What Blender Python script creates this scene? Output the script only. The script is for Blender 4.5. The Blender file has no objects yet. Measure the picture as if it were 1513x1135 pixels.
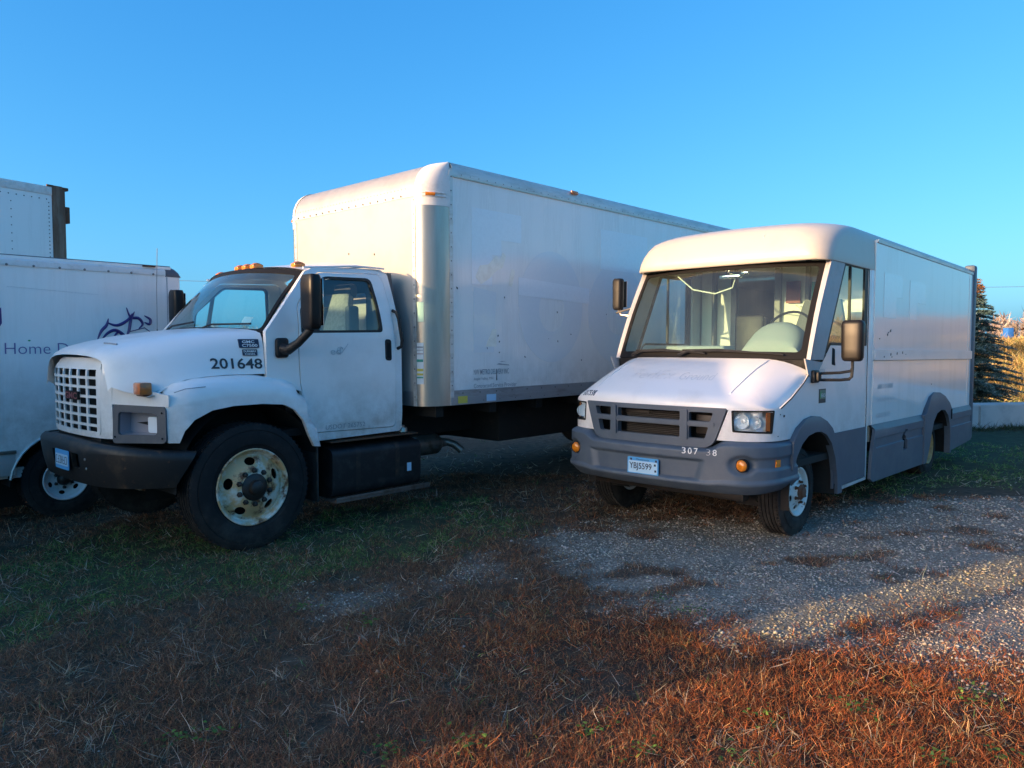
import bpy, bmesh, math, random
import numpy as np
from mathutils import Vector, Matrix
from mathutils.geometry import tessellate_polygon
R = math.radians
random.seed(7)
rng = np.random.default_rng(11)

# ------------------------------------------------------------------ camera, sky, sun, exposure
scene = bpy.context.scene
col = scene.collection
cam_d = bpy.data.cameras.new('camera')
cam = bpy.data.objects.new('camera', cam_d)
col.objects.link(cam)
cam.location = (0, 0, 1.63)
cam.rotation_euler = (R(90 - 2.86), 0, 0)
cam_d.sensor_width = 36
cam_d.lens = 36 * 1110 / 1513
cam_d.clip_end = 3000
scene.camera = cam

SUN_EL = 9.5
LIGHT_AZ = 62.0          # compass direction in which the light travels (0 = +Y, 90 = +X)
world = bpy.data.worlds.new('World')
scene.world = world
world.use_nodes = True
wn, wl = world.node_tree.nodes, world.node_tree.links
bg = wn['Background']
sky = wn.new('ShaderNodeTexSky')
sky.sky_type = 'NISHITA'
sky.sun_disc = False
sky.sun_elevation = R(SUN_EL)
sky.sun_rotation = R(LIGHT_AZ + 180)
sky.air_density = 0.8
sky.dust_density = 2.0
sky.ozone_density = 2.0
# tone of the sky: contrast raised, bright parts rolled off, as the phone picture shows it
SKY_K = 0.42
SKY_P = (1.30, 0.80, 0.50)      # per channel contrast
SKY_S = (0.24, 0.465, 0.69)      # per channel level
SKY_C = 0.95                     # the glow round the low sun
def vmath(op, a_, b_):
    n = wn.new('ShaderNodeVectorMath'); n.operation = op
    for i_, x_ in enumerate((a_, b_)):
        if isinstance(x_, tuple): n.inputs[i_].default_value = x_
        else: wl.new(x_, n.inputs[i_])
    return n.outputs[0]
raw_ = vmath('MULTIPLY', sky.outputs[0], (SKY_K,) * 3)
sp_ = wn.new('ShaderNodeSeparateXYZ'); wl.new(raw_, sp_.inputs[0])
cb_ = wn.new('ShaderNodeCombineXYZ')
for i_ in range(3):
    m1 = wn.new('ShaderNodeMath'); m1.operation = 'POWER'; wl.new(sp_.outputs[i_], m1.inputs[0]); m1.inputs[1].default_value = SKY_P[i_]
    wl.new(m1.outputs[0], cb_.inputs[i_])
roll = vmath('MULTIPLY', cb_.outputs[0], SKY_S)
g1_ = wn.new('ShaderNodeMath'); g1_.operation = 'SUBTRACT'; g1_.use_clamp = False; wl.new(sp_.outputs[0], g1_.inputs[0]); g1_.inputs[1].default_value = 1.25
g2_ = wn.new('ShaderNodeMath'); g2_.operation = 'MAXIMUM'; wl.new(g1_.outputs[0], g2_.inputs[0]); g2_.inputs[1].default_value = 0
g3_ = wn.new('ShaderNodeMath'); g3_.operation = 'POWER'; wl.new(g2_.outputs[0], g3_.inputs[0]); g3_.inputs[1].default_value = .75
gv_ = wn.new('ShaderNodeCombineXYZ')
for i_ in range(3): wl.new(g3_.outputs[0], gv_.inputs[i_])
glow = vmath('MULTIPLY', gv_.outputs[0], (SKY_C, SKY_C * .94, SKY_C * .80))
wl.new(vmath('MULTIPLY', vmath('ADD', roll, glow), (1 / .30,) * 3), bg.inputs['Color'])
bg.inputs['Strength'].default_value = 0.15

sun_d = bpy.data.lights.new('sun', 'SUN')
sun_d.energy = 2.9
sun_d.angle = R(0.5)
sun_d.color = (1.0, 0.63, 0.31)
sun = bpy.data.objects.new('sun', sun_d)
col.objects.link(sun)
ce = math.cos(R(SUN_EL))
ldir = Vector((math.sin(R(LIGHT_AZ)) * ce, math.cos(R(LIGHT_AZ)) * ce, -math.sin(R(SUN_EL))))
sun.rotation_euler = ldir.to_track_quat('-Z', 'Y').to_euler()

scene.view_settings.view_transform = 'Standard'
scene.view_settings.look = 'None'
scene.view_settings.gamma = 1
scene.view_settings.exposure = 1.5
scene.view_settings.use_curve_mapping = False

# ------------------------------------------------------------------ object helpers
def tag(o, label=None, cat=None, group=None, kind=None):
    if label: o['label'] = label
    if cat: o['category'] = cat
    if group: o['group'] = group
    if kind: o['kind'] = kind
    return o

def empty(name, loc, yaw=0.0, pitch=0.0):
    """Root of a vehicle: local X runs rearwards, local Y to the far side, Z up."""
    o = bpy.data.objects.new(name, None)
    col.objects.link(o)
    o.location = loc
    o.rotation_euler = (0, -R(pitch), R(90 - yaw))
    o.empty_display_size = 0.3
    return o

def copy_tree(o, parent=None):
    c = o.copy()
    col.objects.link(c)
    if parent: c.parent = parent
    for ch in list(o.children):
        copy_tree(ch, c)
    return c

def fillet(poly, r, n=4):
    """round the corners of a polygon; r is a number or a list of radii"""
    out = []
    m = len(poly)
    for i in range(m):
        p0, p1, p2 = Vector(poly[i - 1]), Vector(poly[i]), Vector(poly[(i + 1) % m])
        rr = r[i] if isinstance(r, (list, tuple)) else r
        a, b = p0 - p1, p2 - p1
        if rr <= 0 or a.length < 1e-6 or b.length < 1e-6:
            out.append(tuple(p1)); continue
        d = min(rr, a.length * .48, b.length * .48)
        A, B = p1 + a.normalized() * d, p1 + b.normalized() * d
        for k in range(n + 1):
            t = k / n
            q = A * (1 - t) ** 2 + p1 * 2 * t * (1 - t) + B * t ** 2
            out.append(tuple(q))
    return out

def rect(u0, u1, v0, v1, r=0, n=4):
    p = [(u0, v0), (u1, v0), (u1, v1), (u0, v1)]
    return fillet(p, r, n) if r else p

def circ(u, v, ru, rv=None, n=20):
    rv = rv or ru
    return [(u + ru * math.cos(2 * math.pi * k / n), v + rv * math.sin(2 * math.pi * k / n)) for k in range(n)]

def lin(a, b, n):
    return [a + (b - a) * k / (n - 1) for k in range(n)]

def interp(x, tab):
    if x <= tab[0][0]: return tab[0][1]
    for (x0, y0), (x1, y1) in zip(tab, tab[1:]):
        if x <= x1: return y0 + (y1 - y0) * (x - x0) / (x1 - x0)
    return tab[-1][1]

class Plan:
    """plan curve: half given for t>=0 as (s, t); mirrored; q is signed arc length"""
    def __init__(self, pts):
        half = []
        P = [Vector(p) for p in pts]
        ext = [Vector((P[1].x, -P[1].y))] + P + [P[-1] + (P[-1] - P[-2])]
        for i in range(1, len(ext) - 2):
            for k in range(8):
                t = k / 8
                a, b, c, d = ext[i - 1], ext[i], ext[i + 1], ext[i + 2]
                half.append(.5 * ((2 * b) + (c - a) * t + (2 * a - 5 * b + 4 * c - d) * t * t + (3 * b - a - 3 * c + d) * t ** 3))
        half.append(P[-1])
        self.q, self.p = [0.0], [half[0]]
        for h in half[1:]:
            self.q.append(self.q[-1] + (h - self.p[-1]).length); self.p.append(h)
    def at(self, q, d=0.0):
        sg = 1 if q >= 0 else -1
        a = abs(q)
        qs = self.q
        i = 0
        while i < len(qs) - 2 and qs[i + 1] < a: i += 1
        e = self.p[i + 1] - self.p[i]
        L = max(e.length, 1e-9)
        p = self.p[i] + e * ((a - qs[i]) / L)
        # smooth normal
        def nrm(j):
            j0, j1 = max(0, j - 1), min(len(qs) - 1, j + 1)
            if j == 0: return Vector((-1, 0))
            v = (self.p[j1] - self.p[j0]).normalized()
            return Vector((-v.y, v.x))
        f = min(max((a - qs[i]) / L, 0), 1)
        n = nrm(i) * (1 - f) + nrm(i + 1) * f
        if n.length > 0: n.normalize()
        p = p + n * d          # d>0 : outwards
        return p.x, sg * p.y
    def qt(self, t):
        """arc length at which |t| is reached"""
        a = abs(t)
        for i in range(len(self.p) - 1):
            if self.p[i + 1].y >= a:
                f = (a - self.p[i].y) / max(self.p[i + 1].y - self.p[i].y, 1e-9)
                return math.copysign(self.q[i] + f * (self.q[i + 1] - self.q[i]), t)
        return math.copysign(self.q[-1], t)

class MB:
    """mesh builder in vehicle coordinates (s rearwards, t to the near side, z up)"""
    def __init__(self):
        self.bm = bmesh.new()
    def v(self, p):
        return self.bm.verts.new((p[0], -p[1], p[2]))
    def f(self, vs):
        try: return self.bm.faces.new(vs)
        except ValueError: return None
    def box(self, s0, s1, t0, t1, z0, z1, bev=0.0, seg=2):
        vs = [self.v((s, t, z)) for s in (s0, s1) for t in (t0, t1) for z in (z0, z1)]
        q = [(0, 1, 3, 2), (4, 6, 7, 5), (0, 4, 5, 1), (2, 3, 7, 6), (0, 2, 6, 4), (1, 5, 7, 3)]
        fs = [self.f([vs[i] for i in k]) for k in q]
        if bev > 0:
            es = list({e for fc in fs for e in fc.edges})
            bmesh.ops.bevel(self.bm, geom=es, offset=bev, segments=seg, affect='EDGES', profile=.5)
        return self
    def grid(self, rows, closed=False, capends=False):
        V = [[self.v(p) for p in r] for r in rows]
        n = len(rows[0])
        for a, b in zip(V, V[1:]):
            for j in range(n if closed else n - 1):
                self.f([a[j], a[(j + 1) % n], b[(j + 1) % n], b[j]])
        if capends:
            self.f(V[0]); self.f(V[-1][::-1])
        return self
    def fgrid(self, fn, us, vs, thick=0.0):
        """grid of fn(u,v,d); closed into a shell when thick>0"""
        A = [[self.v(fn(u, w, 0)) for w in vs] for u in us]
        for a, b in zip(A, A[1:]):
            for j in range(len(vs) - 1):
                self.f([a[j], a[j + 1], b[j + 1], b[j]])
        if thick:
            B = [[self.v(fn(u, w, -thick)) for w in vs] for u in us]
            for a, b in zip(B, B[1:]):
                for j in range(len(vs) - 1):
                    self.f([a[j], b[j], b[j + 1], a[j + 1]])
            ring = lambda X: [r[0] for r in X] + X[-1][1:] + [r[-1] for r in X[-2::-1]] + X[0][-2:0:-1]
            ra, rb = ring(A), ring(B)
            for i in range(len(ra)):
                j = (i + 1) % len(ra)
                self.f([ra[i], ra[j], rb[j], rb[i]])
        return self
    def plate(self, outer, holes=(), fn=None, thick=.01, cu=(), cv=()):
        """flat polygon with holes, cut at cu / cv, mapped by fn(u, v, d) (d<0 inwards)"""
        tb = bmesh.new()
        loops = [list(outer)] + [list(h) for h in holes]
        tris = tessellate_polygon([[Vector((p[0], p[1], 0)) for p in L] for L in loops])
        vs = [tb.verts.new((p[0], p[1], 0)) for L in loops for p in L]
        for t in tris:
            try: tb.faces.new([vs[i] for i in t])
            except ValueError: pass
        for c in cu:
            bmesh.ops.bisect_plane(tb, geom=tb.verts[:] + tb.edges[:] + tb.faces[:], plane_co=(c, 0, 0), plane_no=(1, 0, 0), dist=1e-5)
        for c in cv:
            bmesh.ops.bisect_plane(tb, geom=tb.verts[:] + tb.edges[:] + tb.faces[:], plane_co=(0, c, 0), plane_no=(0, 1, 0), dist=1e-5)
        bmesh.ops.dissolve_degenerate(tb, dist=1e-6, edges=tb.edges[:])
        tb.verts.index_update()
        F = {v: self.v(fn(v.co.x, v.co.y, 0)) for v in tb.verts}
        B = {v: self.v(fn(v.co.x, v.co.y, -thick)) for v in tb.verts} if thick else {}
        for fc in tb.faces:
            self.f([F[v] for v in fc.verts])
            if thick: self.f([B[v] for v in reversed(fc.verts)])
        for e in tb.edges:
            if thick and len(e.link_faces) == 1:
                a, b = e.verts
                self.f([F[a], F[b], B[b], B[a]])
        tb.free()
        return self
    def tube(self, pts, r, n=8, cap=True):
        P = [Vector((p[0], -p[1], p[2])) for p in pts]
        rows = []
        up = None
        for i, p in enumerate(P):
            d = (P[min(i + 1, len(P) - 1)] - P[max(i - 1, 0)]).normalized()
            if up is None:
                up = Vector((0, 0, 1)) if abs(d.z) < .9 else Vector((1, 0, 0))
            a = d.cross(up).normalized(); b = a.cross(d).normalized(); up = b
            rr = r[i] if isinstance(r, (list, tuple)) else r
            rows.append([self.bm.verts.new(p + (a * math.cos(2 * math.pi * k / n) + b * math.sin(2 * math.pi * k / n)) * rr) for k in range(n)])
        for x, y in zip(rows, rows[1:]):
            for k in range(n): self.f([x[k], x[(k + 1) % n], y[(k + 1) % n], y[k]])
        if cap:
            self.f(rows[0][::-1]); self.f(rows[-1])
        return self
    def lathe(self, c, prof, n=40, axis='t', sg=1, a0=0, a1=2 * math.pi):
        """profile (radius, offset along axis)"""
        rows = []
        full = abs(a1 - a0 - 2 * math.pi) < 1e-6
        for k in range(n if full else n + 1):
            a = a0 + (a1 - a0) * k / n
            ca, sa = math.cos(a), math.sin(a)
            row = []
            for r, o in prof:
                if axis == 't': p = (c[0] + r * ca, c[1] + sg * o, c[2] + r * sa)
                elif axis == 'z': p = (c[0] + r * ca, c[1] + r * sa, c[2] + sg * o)
                else: p = (c[0] + sg * o, c[1] + r * ca, c[2] + r * sa)
                row.append(self.v(p))
            rows.append(row)
        m = len(rows)
        for i in range(m if full else m - 1):
            a, b = rows[i], rows[(i + 1) % m]
            for j in range(len(prof) - 1):
                self.f([a[j], a[j + 1], b[j + 1], b[j]])
        bmesh.ops.remove_doubles(self.bm, verts=[v for r in rows for v in r], dist=1e-5)
        return self
    def dome(self, c, nrm, r, h=None):
        """tiny rivet: a six sided low dome"""
        h = h or r * .5
        n = Vector((nrm[0], -nrm[1], nrm[2])).normalized()
        a = n.orthogonal().normalized(); b = n.cross(a)
        C = Vector((c[0], -c[1], c[2]))
        v0 = [self.bm.verts.new(C + (a * math.cos(k * math.pi / 3) + b * math.sin(k * math.pi / 3)) * r) for k in range(6)]
        v1 = [self.bm.verts.new(C + n * h + (a * math.cos(k * math.pi / 3) + b * math.sin(k * math.pi / 3)) * r * .6) for k in range(6)]
        for k in range(6): self.f([v0[k], v0[(k + 1) % 6], v1[(k + 1) % 6], v1[k]])
        self.f(v1)
        return self
    def build(self, name, mat, parent=None, ang=38, label=None, kind=None, recalc=True):
        bm = self.bm
        bmesh.ops.remove_doubles(bm, verts=bm.verts[:], dist=2e-5)
        if recalc: bmesh.ops.recalc_face_normals(bm, faces=bm.faces[:])
        for f in bm.faces: f.smooth = True
        for e in bm.edges:
            if len(e.link_faces) != 2 or e.calc_face_angle(0) > R(ang): e.smooth = False
        me = bpy.data.meshes.new(name)
        bm.to_mesh(me); bm.free()
        me.materials.append(mat)
        o = bpy.data.objects.new(name, me)
        col.objects.link(o)
        if parent: o.parent = parent
        if label: o['label'] = label
        if kind: o['kind'] = kind
        return o

def text(s, parent, mat, fn, w, h, bold=0.0, name='lettering', label=None, align=None, shear=0.0):
    """flat lettering; fn(x, y) maps 0..w, 0..h to (s, t, z)"""
    cu = bpy.data.curves.new('tmp', 'FONT')
    cu.body = s; cu.size = 1; cu.offset = bold; cu.resolution_u = 3; cu.shear = shear
    ob = bpy.data.objects.new('tmp', cu)
    col.objects.link(ob)
    dg = bpy.context.evaluated_depsgraph_get()
    me = bpy.data.meshes.new_from_object(ob.evaluated_get(dg))
    bpy.data.objects.remove(ob); bpy.data.curves.remove(cu)
    xs = [v.co.x for v in me.vertices]; ys = [v.co.y for v in me.vertices]
    x0, x1, y0, y1 = min(xs), max(xs), min(ys), max(ys)
    for v in me.vertices:
        p = fn((v.co.x - x0) / (x1 - x0) * w, (v.co.y - y0) / (y1 - y0) * h)
        v.co = (p[0], -p[1], p[2])
    me.name = name
    me.materials.clear(); me.materials.append(mat)
    o = bpy.data.objects.new(name, me)
    col.objects.link(o); o.parent = parent
    if label: o['label'] = label
    return o

# ------------------------------------------------------------------ materials
def newmat(name):
    m = bpy.data.materials.new(name)
    m.use_nodes = True
    nt = m.node_tree
    return m, nt, nt.nodes['Principled BSDF']

def pbr(name, base, rough=.5, metal=0.0, var=None, var2=None, bump=None, coat=0.0, spec=None, rvar=0.0, grime=None):
    """var=(scale, colour, lo, hi): noise blend to a second colour; bump=(scale, strength, dist)"""
    m, nt, b = newmat(name)
    N, L = nt.nodes, nt.links
    b.inputs['Roughness'].default_value = rough
    b.inputs['Metallic'].default_value = metal
    b.inputs['Coat Weight'].default_value = coat
    b.inputs['Coat Roughness'].default_value = .08
    if spec is not None: b.inputs['Specular IOR Level'].default_value = spec
    tc = N.new('ShaderNodeTexCoord')
    cur = None
    rgb = N.new('ShaderNodeRGB'); rgb.outputs[0].default_value = (*base, 1); cur = rgb.outputs[0]
    for va in (var, var2):
        if not va: continue
        sc, c2, lo, hi = va
        no = N.new('ShaderNodeTexNoise'); no.inputs['Detail'].default_value = 7; no.inputs['Roughness'].default_value = .65
        if isinstance(sc, tuple):
            mp = N.new('ShaderNodeMapping'); mp.inputs['Scale'].default_value = sc
            L.new(tc.outputs['Object'], mp.inputs['Vector']); L.new(mp.outputs[0], no.inputs['Vector']); no.inputs['Scale'].default_value = 1
        else:
            L.new(tc.outputs['Object'], no.inputs['Vector']); no.inputs['Scale'].default_value = sc
        mr = N.new('ShaderNodeMapRange'); mr.inputs[1].default_value = lo; mr.inputs[2].default_value = hi
        L.new(no.outputs[0], mr.inputs[0])
        mx = N.new('ShaderNodeMix'); mx.data_type = 'RGBA'
        L.new(mr.outputs[0], mx.inputs[0]); L.new(cur, mx.inputs[6]); mx.inputs[7].default_value = (*c2, 1)
        cur = mx.outputs[2]
        if rvar and va is var:
            rr = N.new('ShaderNodeMapRange'); rr.inputs[3].default_value = rough; rr.inputs[4].default_value = min(1, rough + rvar)
            L.new(mr.outputs[0], rr.inputs[0]); L.new(rr.outputs[0], b.inputs['Roughness'])
    if grime:
        # road dust settled on the lower body, broken up by noise
        z0, z1, gc, ga = grime
        sx = N.new('ShaderNodeSeparateXYZ'); L.new(tc.outputs['Object'], sx.inputs[0])
        mz = N.new('ShaderNodeMapRange'); mz.inputs[1].default_value = z0; mz.inputs[2].default_value = z1; mz.inputs[3].default_value = 1; mz.inputs[4].default_value = 0
        L.new(sx.outputs[2], mz.inputs[0])
        no = N.new('ShaderNodeTexNoise'); no.inputs['Scale'].default_value = 7; no.inputs['Detail'].default_value = 9; no.inputs['Roughness'].default_value = .7
        L.new(tc.outputs['Object'], no.inputs['Vector'])
        mn = N.new('ShaderNodeMapRange'); mn.inputs[1].default_value = .35; mn.inputs[2].default_value = .68; L.new(no.outputs[0], mn.inputs[0])
        mm = N.new('ShaderNodeMath'); mm.operation = 'MULTIPLY'; L.new(mz.outputs[0], mm.inputs[0]); L.new(mn.outputs[0], mm.inputs[1])
        m3 = N.new('ShaderNodeMath'); m3.operation = 'MULTIPLY'; m3.inputs[1].default_value = ga; L.new(mm.outputs[0], m3.inputs[0])
        mx = N.new('ShaderNodeMix'); mx.data_type = 'RGBA'; L.new(m3.outputs[0], mx.inputs[0]); L.new(cur, mx.inputs[6]); mx.inputs[7].default_value = (*gc, 1)
        cur = mx.outputs[2]
    L.new(cur, b.inputs['Base Color'])
    if bump:
        sc, st, di = bump
        no = N.new('ShaderNodeTexNoise'); no.inputs['Detail'].default_value = 4
        if isinstance(sc, tuple):
            mp = N.new('ShaderNodeMapping'); mp.inputs['Scale'].default_value = sc
            L.new(tc.outputs['Object'], mp.inputs['Vector']); L.new(mp.outputs[0], no.inputs['Vector']); no.inputs['Scale'].default_value = 1
        else:
            L.new(tc.outputs['Object'], no.inputs['Vector']); no.inputs['Scale'].default_value = sc
        bp = N.new('ShaderNodeBump'); bp.inputs['Strength'].default_value = st; bp.inputs['Distance'].default_value = di
        L.new(no.outputs[0], bp.inputs['Height']); L.new(bp.outputs[0], b.inputs['Normal'])
    return m

def glassmat(name, tintc, refl=(1, 1, 1), ior=1.5, rough=0.0, dust=0.0):
    m = bpy.data.materials.new(name); m.use_nodes = True
    nt = m.node_tree; N, L = nt.nodes, nt.links
    N.remove(N['Principled BSDF'])
    out = N['Material Output']
    tr = N.new('ShaderNodeBsdfTransparent'); tr.inputs[0].default_value = (*tintc, 1)
    gl = N.new('ShaderNodeBsdfGlossy'); gl.inputs[0].default_value = (*refl, 1); gl.inputs['Roughness'].default_value = rough
    lw = N.new('ShaderNodeLayerWeight'); lw.inputs[0].default_value = .5
    pw = N.new('ShaderNodeMath'); pw.operation = 'POWER'; pw.inputs[1].default_value = 4.6; L.new(lw.outputs['Facing'], pw.inputs[0])
    fr = N.new('ShaderNodeMapRange'); fr.inputs[3].default_value = ((ior - 1) / (ior + 1)) ** 2 * 1.8; L.new(pw.outputs[0], fr.inputs[0])
    mx = N.new('ShaderNodeMixShader')
    L.new(fr.outputs[0], mx.inputs[0]); L.new(tr.outputs[0], mx.inputs[1]); L.new(gl.outputs[0], mx.inputs[2])
    if dust:
        df = N.new('ShaderNodeBsdfDiffuse'); df.inputs[0].default_value = (.62, .72, .64, 1)
        tc = N.new('ShaderNodeTexCoord'); no = N.new('ShaderNodeTexNoise'); no.inputs['Scale'].default_value = 3.5; no.inputs['Detail'].default_value = 6
        L.new(tc.outputs['Object'], no.inputs['Vector'])
        mr = N.new('ShaderNodeMapRange'); mr.inputs[1].default_value = .3; mr.inputs[2].default_value = .75; mr.inputs[3].default_value = dust * .5; mr.inputs[4].default_value = dust * 1.6
        L.new(no.outputs[0], mr.inputs[0])
        m2 = N.new('ShaderNodeMixShader'); L.new(mr.outputs[0], m2.inputs[0]); L.new(mx.outputs[0], m2.inputs[1]); L.new(df.outputs[0], m2.inputs[2])
        L.new(m2.outputs[0], out.inputs[0])
    else: L.new(mx.outputs[0], out.inputs[0])
    return m

M = {}
M['white'] = pbr('white_paint', (.85, .82, .79), .32, var=(1.6, (.70, .67, .63), .48, .80), var2=(38, (.60, .57, .53), .68, .82), bump=(1.3, .10, .012), coat=.35, rvar=.2, grime=(.75, 1.35, (.30, .24, .18), .75))
M['box_white'] = pbr('box_panel_white', (.85, .82, .79), .24, var=((5, 5, .45), (.72, .69, .65), .48, .78), var2=(55, (.55, .53, .5), .72, .85), bump=((1.2, 1, .8), .10, .012), coat=.5, rvar=.12, grime=(1.0, 1.6, (.36, .30, .24), .5))
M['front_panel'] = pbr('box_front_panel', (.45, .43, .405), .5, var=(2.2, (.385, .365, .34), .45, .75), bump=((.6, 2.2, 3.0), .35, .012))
M['van_white'] = pbr('van_white', (.83, .80, .775), .32, var=(1.8, (.70, .67, .64), .5, .78), var2=(45, (.55, .52, .48), .70, .84), bump=(1.5, .08, .012), coat=.4, rvar=.2, grime=(.6, 1.2, (.30, .25, .19), .6))
M['van_cap'] = pbr('yellowed_roof_cap', (.50, .47, .415), .42, var=(1.6, (.43, .40, .345), .45, .8), var2=(40, (.45, .40, .34), .72, .86), bump=(1.2, .10, .012), coat=.1)
M['van_panel'] = pbr('van_side_panel', (.84, .81, .78), .55, var=((4, 4, .6), (.72, .69, .65), .5, .8), bump=(1.6, .05, .01), coat=1.0)
M['aluminium'] = pbr('weathered_aluminium', (.46, .42, .365), .30, .75, var=((7, 7, 1.2), (.38, .34, .29), .4, .7), bump=(5, .10, .006), rvar=.08)
M['roll_metal'] = pbr('front_roll_metal', (.48, .46, .425), .46, .45, var=((1, 6, 6), (.40, .38, .35), .45, .75), bump=(4, .12, .006))
M['cap_white'] = pbr('fibreglass_cap', (.72, .71, .68), .45, var=(7, (.52, .50, .46), .5, .75))
M['rail'] = pbr('painted_rail', (.62, .61, .58), .4, .3, var=((3, 3, 14), (.40, .38, .35), .45, .75))
M['bare_rail'] = pbr('lower_rail', (.36, .36, .37), .42, .5, var=((2, 5, 9), (.20, .17, .15), .48, .72))
M['rivet'] = pbr('rivet_metal', (.22, .21, .20), .5, .5)
M['black'] = pbr('black_plastic', (.016, .016, .017), .5, spec=.3, var=(9, (.05, .048, .045), .5, .8), bump=(60, .12, .002))
M['mirror_plastic'] = pbr('mirror_housing_plastic', (.010, .009, .009), .38, var=(12, (.02, .017, .015), .5, .85), spec=.25)
M['bumper_black'] = pbr('worn_black_bumper', (.020, .019, .019), .45, spec=.35, var=(5, (.060, .042, .030), .52, .70), var2=(17, (.15, .075, .04), .62, .74), bump=(14, .2, .004))
M['rubber'] = pbr('tyre_rubber', (.017, .016, .016), .82, spec=.2, grime=(.0, .45, (.10, .085, .07), .6), var=(7, (.035, .032, .030), .5, .8), bump=(50, .15, .002))
M['dark'] = pbr('chassis_black', (.012, .011, .010), .85, var=(8, (.035, .024, .018), .55, .8))
M['void'] = pbr('dark_cavity', (.008, .008, .008), .95)
M['rim_worn'] = pbr('rusty_white_rim', (.66, .62, .52), .42, var=(5.5, (.58, .36, .17), .42, .55), var2=(8, (.15, .055, .02), .54, .63), bump=(30, .25, .003))
M['rim_cream'] = pbr('cream_rim', (.66, .58, .40), .45, var=(9, (.30, .14, .05), .6, .72), bump=(40, .2, .002))
M['rim_white'] = pbr('white_rim', (.66, .66, .65), .45, var=(12, (.25, .14, .07), .60, .72), bump=(30, .2, .002))
M['rim_rust'] = pbr('rust_stained_rim', (.50, .28, .10), .6, var=(8, (.20, .08, .03), .5, .7))
M['rust'] = pbr('rust', (.14, .06, .03), .85, var=(14, (.06, .03, .02), .45, .7), bump=(40, .4, .003))
M['rust_post'] = pbr('rusty_post', (.16, .085, .05), .8, var=((5, 5, .8), (.30, .22, .16), .48, .7), bump=(30, .3, .003))
M['hub_dark'] = pbr('greasy_hub', (.02, .016, .013), .5, var=(12, (.06, .03, .018), .55, .75))
M['grey_plastic'] = pbr('blue_grey_plastic', (.068, .092, .125), .50, var=(3.5, (.095, .12, .148), .45, .75), var2=(40, (.20, .19, .19), .68, .84), bump=(70, .10, .0015), grime=(.22, .7, (.17, .16, .15), .35))
M['grey_trim'] = pbr('grey_pillar_trim', (.42, .41, .42), .5, var=(5, (.33, .32, .32), .5, .75))
M['lamp_bezel'] = pbr('grey_lamp_bezel', (.085, .092, .105), .5, var=(9, (.13, .13, .13), .5, .8))
M['lamp_cavity'] = pbr('lamp_housing', (.30, .30, .35), .35, .2, var=(8, (.30, .29, .30), .5, .8))
M['chrome'] = pbr('chrome', (.75, .76, .78), .12, 1.0)
M['amber'] = pbr('amber_lens', (.75, .23, .015), .18, var=(30, (.45, .12, .01), .5, .8), coat=.6)
M['frit'] = pbr('windscreen_frit', (.012, .012, .013), .65, spec=.15)
M['amber_old'] = pbr('faded_amber_lens', (.55, .15, .03), .3, var=(22, (.20, .10, .05), .5, .7), coat=.3)
M['interior'] = pbr('cab_interior', (.10, .11, .115), .8, var=(4, (.11, .11, .11), .4, .7))
M['dash_grey'] = pbr('dashboard_grey', (.26, .29, .27), .7, var=(6, (.28, .29, .28), .4, .7))
M['seat_grey'] = pbr('seat_fabric', (.34, .34, .31), .9, var=(30, (.24, .24, .22), .4, .7), bump=(80, .3, .003))
M['wall_inside'] = pbr('partition_white', (.76, .78, .72), .6, var=(3, (.52, .54, .50), .5, .8))
M['partition_post'] = pbr('partition_post_grey', (.16, .17, .18), .5)
M['paper'] = pbr('notice_paper', (.66, .68, .60), .8)
M['paper_red'] = pbr('red_notice', (.30, .12, .10), .8)
M['paper_green'] = pbr('green_notice', (.12, .42, .34), .8)
M['sticker_white'] = pbr('sticker_white', (.72, .74, .74), .5)
M['sticker_teal'] = pbr('sticker_teal', (.02, .30, .22), .5)
M['sticker_yellow'] = pbr('sticker_yellow', (.68, .52, .08), .5)
M['ink'] = pbr('dark_lettering', (.035, .035, .04), .5)
M['ink_soft'] = pbr('weathered_lettering', (.26, .27, .29), .5, var=(60, (.5, .5, .5), .5, .7))
M['ink_faint'] = pbr('faded_lettering', (.50, .51, .52), .45, var=(60, (.68, .68, .68), .5, .65))
M['ghost'] = pbr('vinyl_residue', (.84, .85, .86), .22, var=(24, (.80, .81, .82), .45, .7), coat=.5)
M['ghost_dark'] = pbr('vinyl_residue_grey', (.765, .77, .775), .22, var=(30, (.79, .79, .79), .45, .7), coat=.5)
M['vinyl_cream'] = pbr('vinyl_scrap', (.88, .85, .76), .25, var=(18, (.78, .74, .64), .45, .7), coat=.5)
M['purple'] = pbr('purple_vinyl', (.055, .03, .16), .4)
M['purple_soft'] = pbr('faded_purple_lettering', (.16, .13, .30), .45)
M['green_vinyl'] = pbr('green_vinyl', (.05, .35, .12), .4)
M['plate_blue'] = pbr('plate_blue', (.08, .34, .66), .4)
M['plate_white'] = pbr('plate_pale', (.42, .62, .78), .4)
M['plate_ink'] = pbr('plate_ink', (.02, .03, .07), .4)
M['badge_black'] = pbr('badge_black', (.015, .02, .05), .35)
M['badge_red'] = pbr('badge_faded_red', (.20, .035, .03), .4)
M['exhaust'] = pbr('dull_exhaust_steel', (.30, .27, .24), .45, .7, var=(9, (.14, .08, .05), .5, .7))
M['reflector'] = pbr('lamp_reflector', (.86, .90, .93), .35, .25, bump=(26, .3, .004))
M['bowl'] = pbr('lamp_bowl', (.85, .90, .94), .22, .45)
M['rim_chipped'] = pbr('chipped_white_rim', (.68, .67, .62), .45, var=(13, (.30, .13, .05), .55, .63), var2=(30, (.10, .04, .02), .62, .70), bump=(40, .3, .003))
M['mud'] = pbr('dirty_rubber_flap', (.025, .023, .022), .8, var=(8, (.06, .05, .04), .5, .7))
M['glass'] = glassmat('windscreen_glass', (.80, .97, .88), dust=.028)
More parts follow.
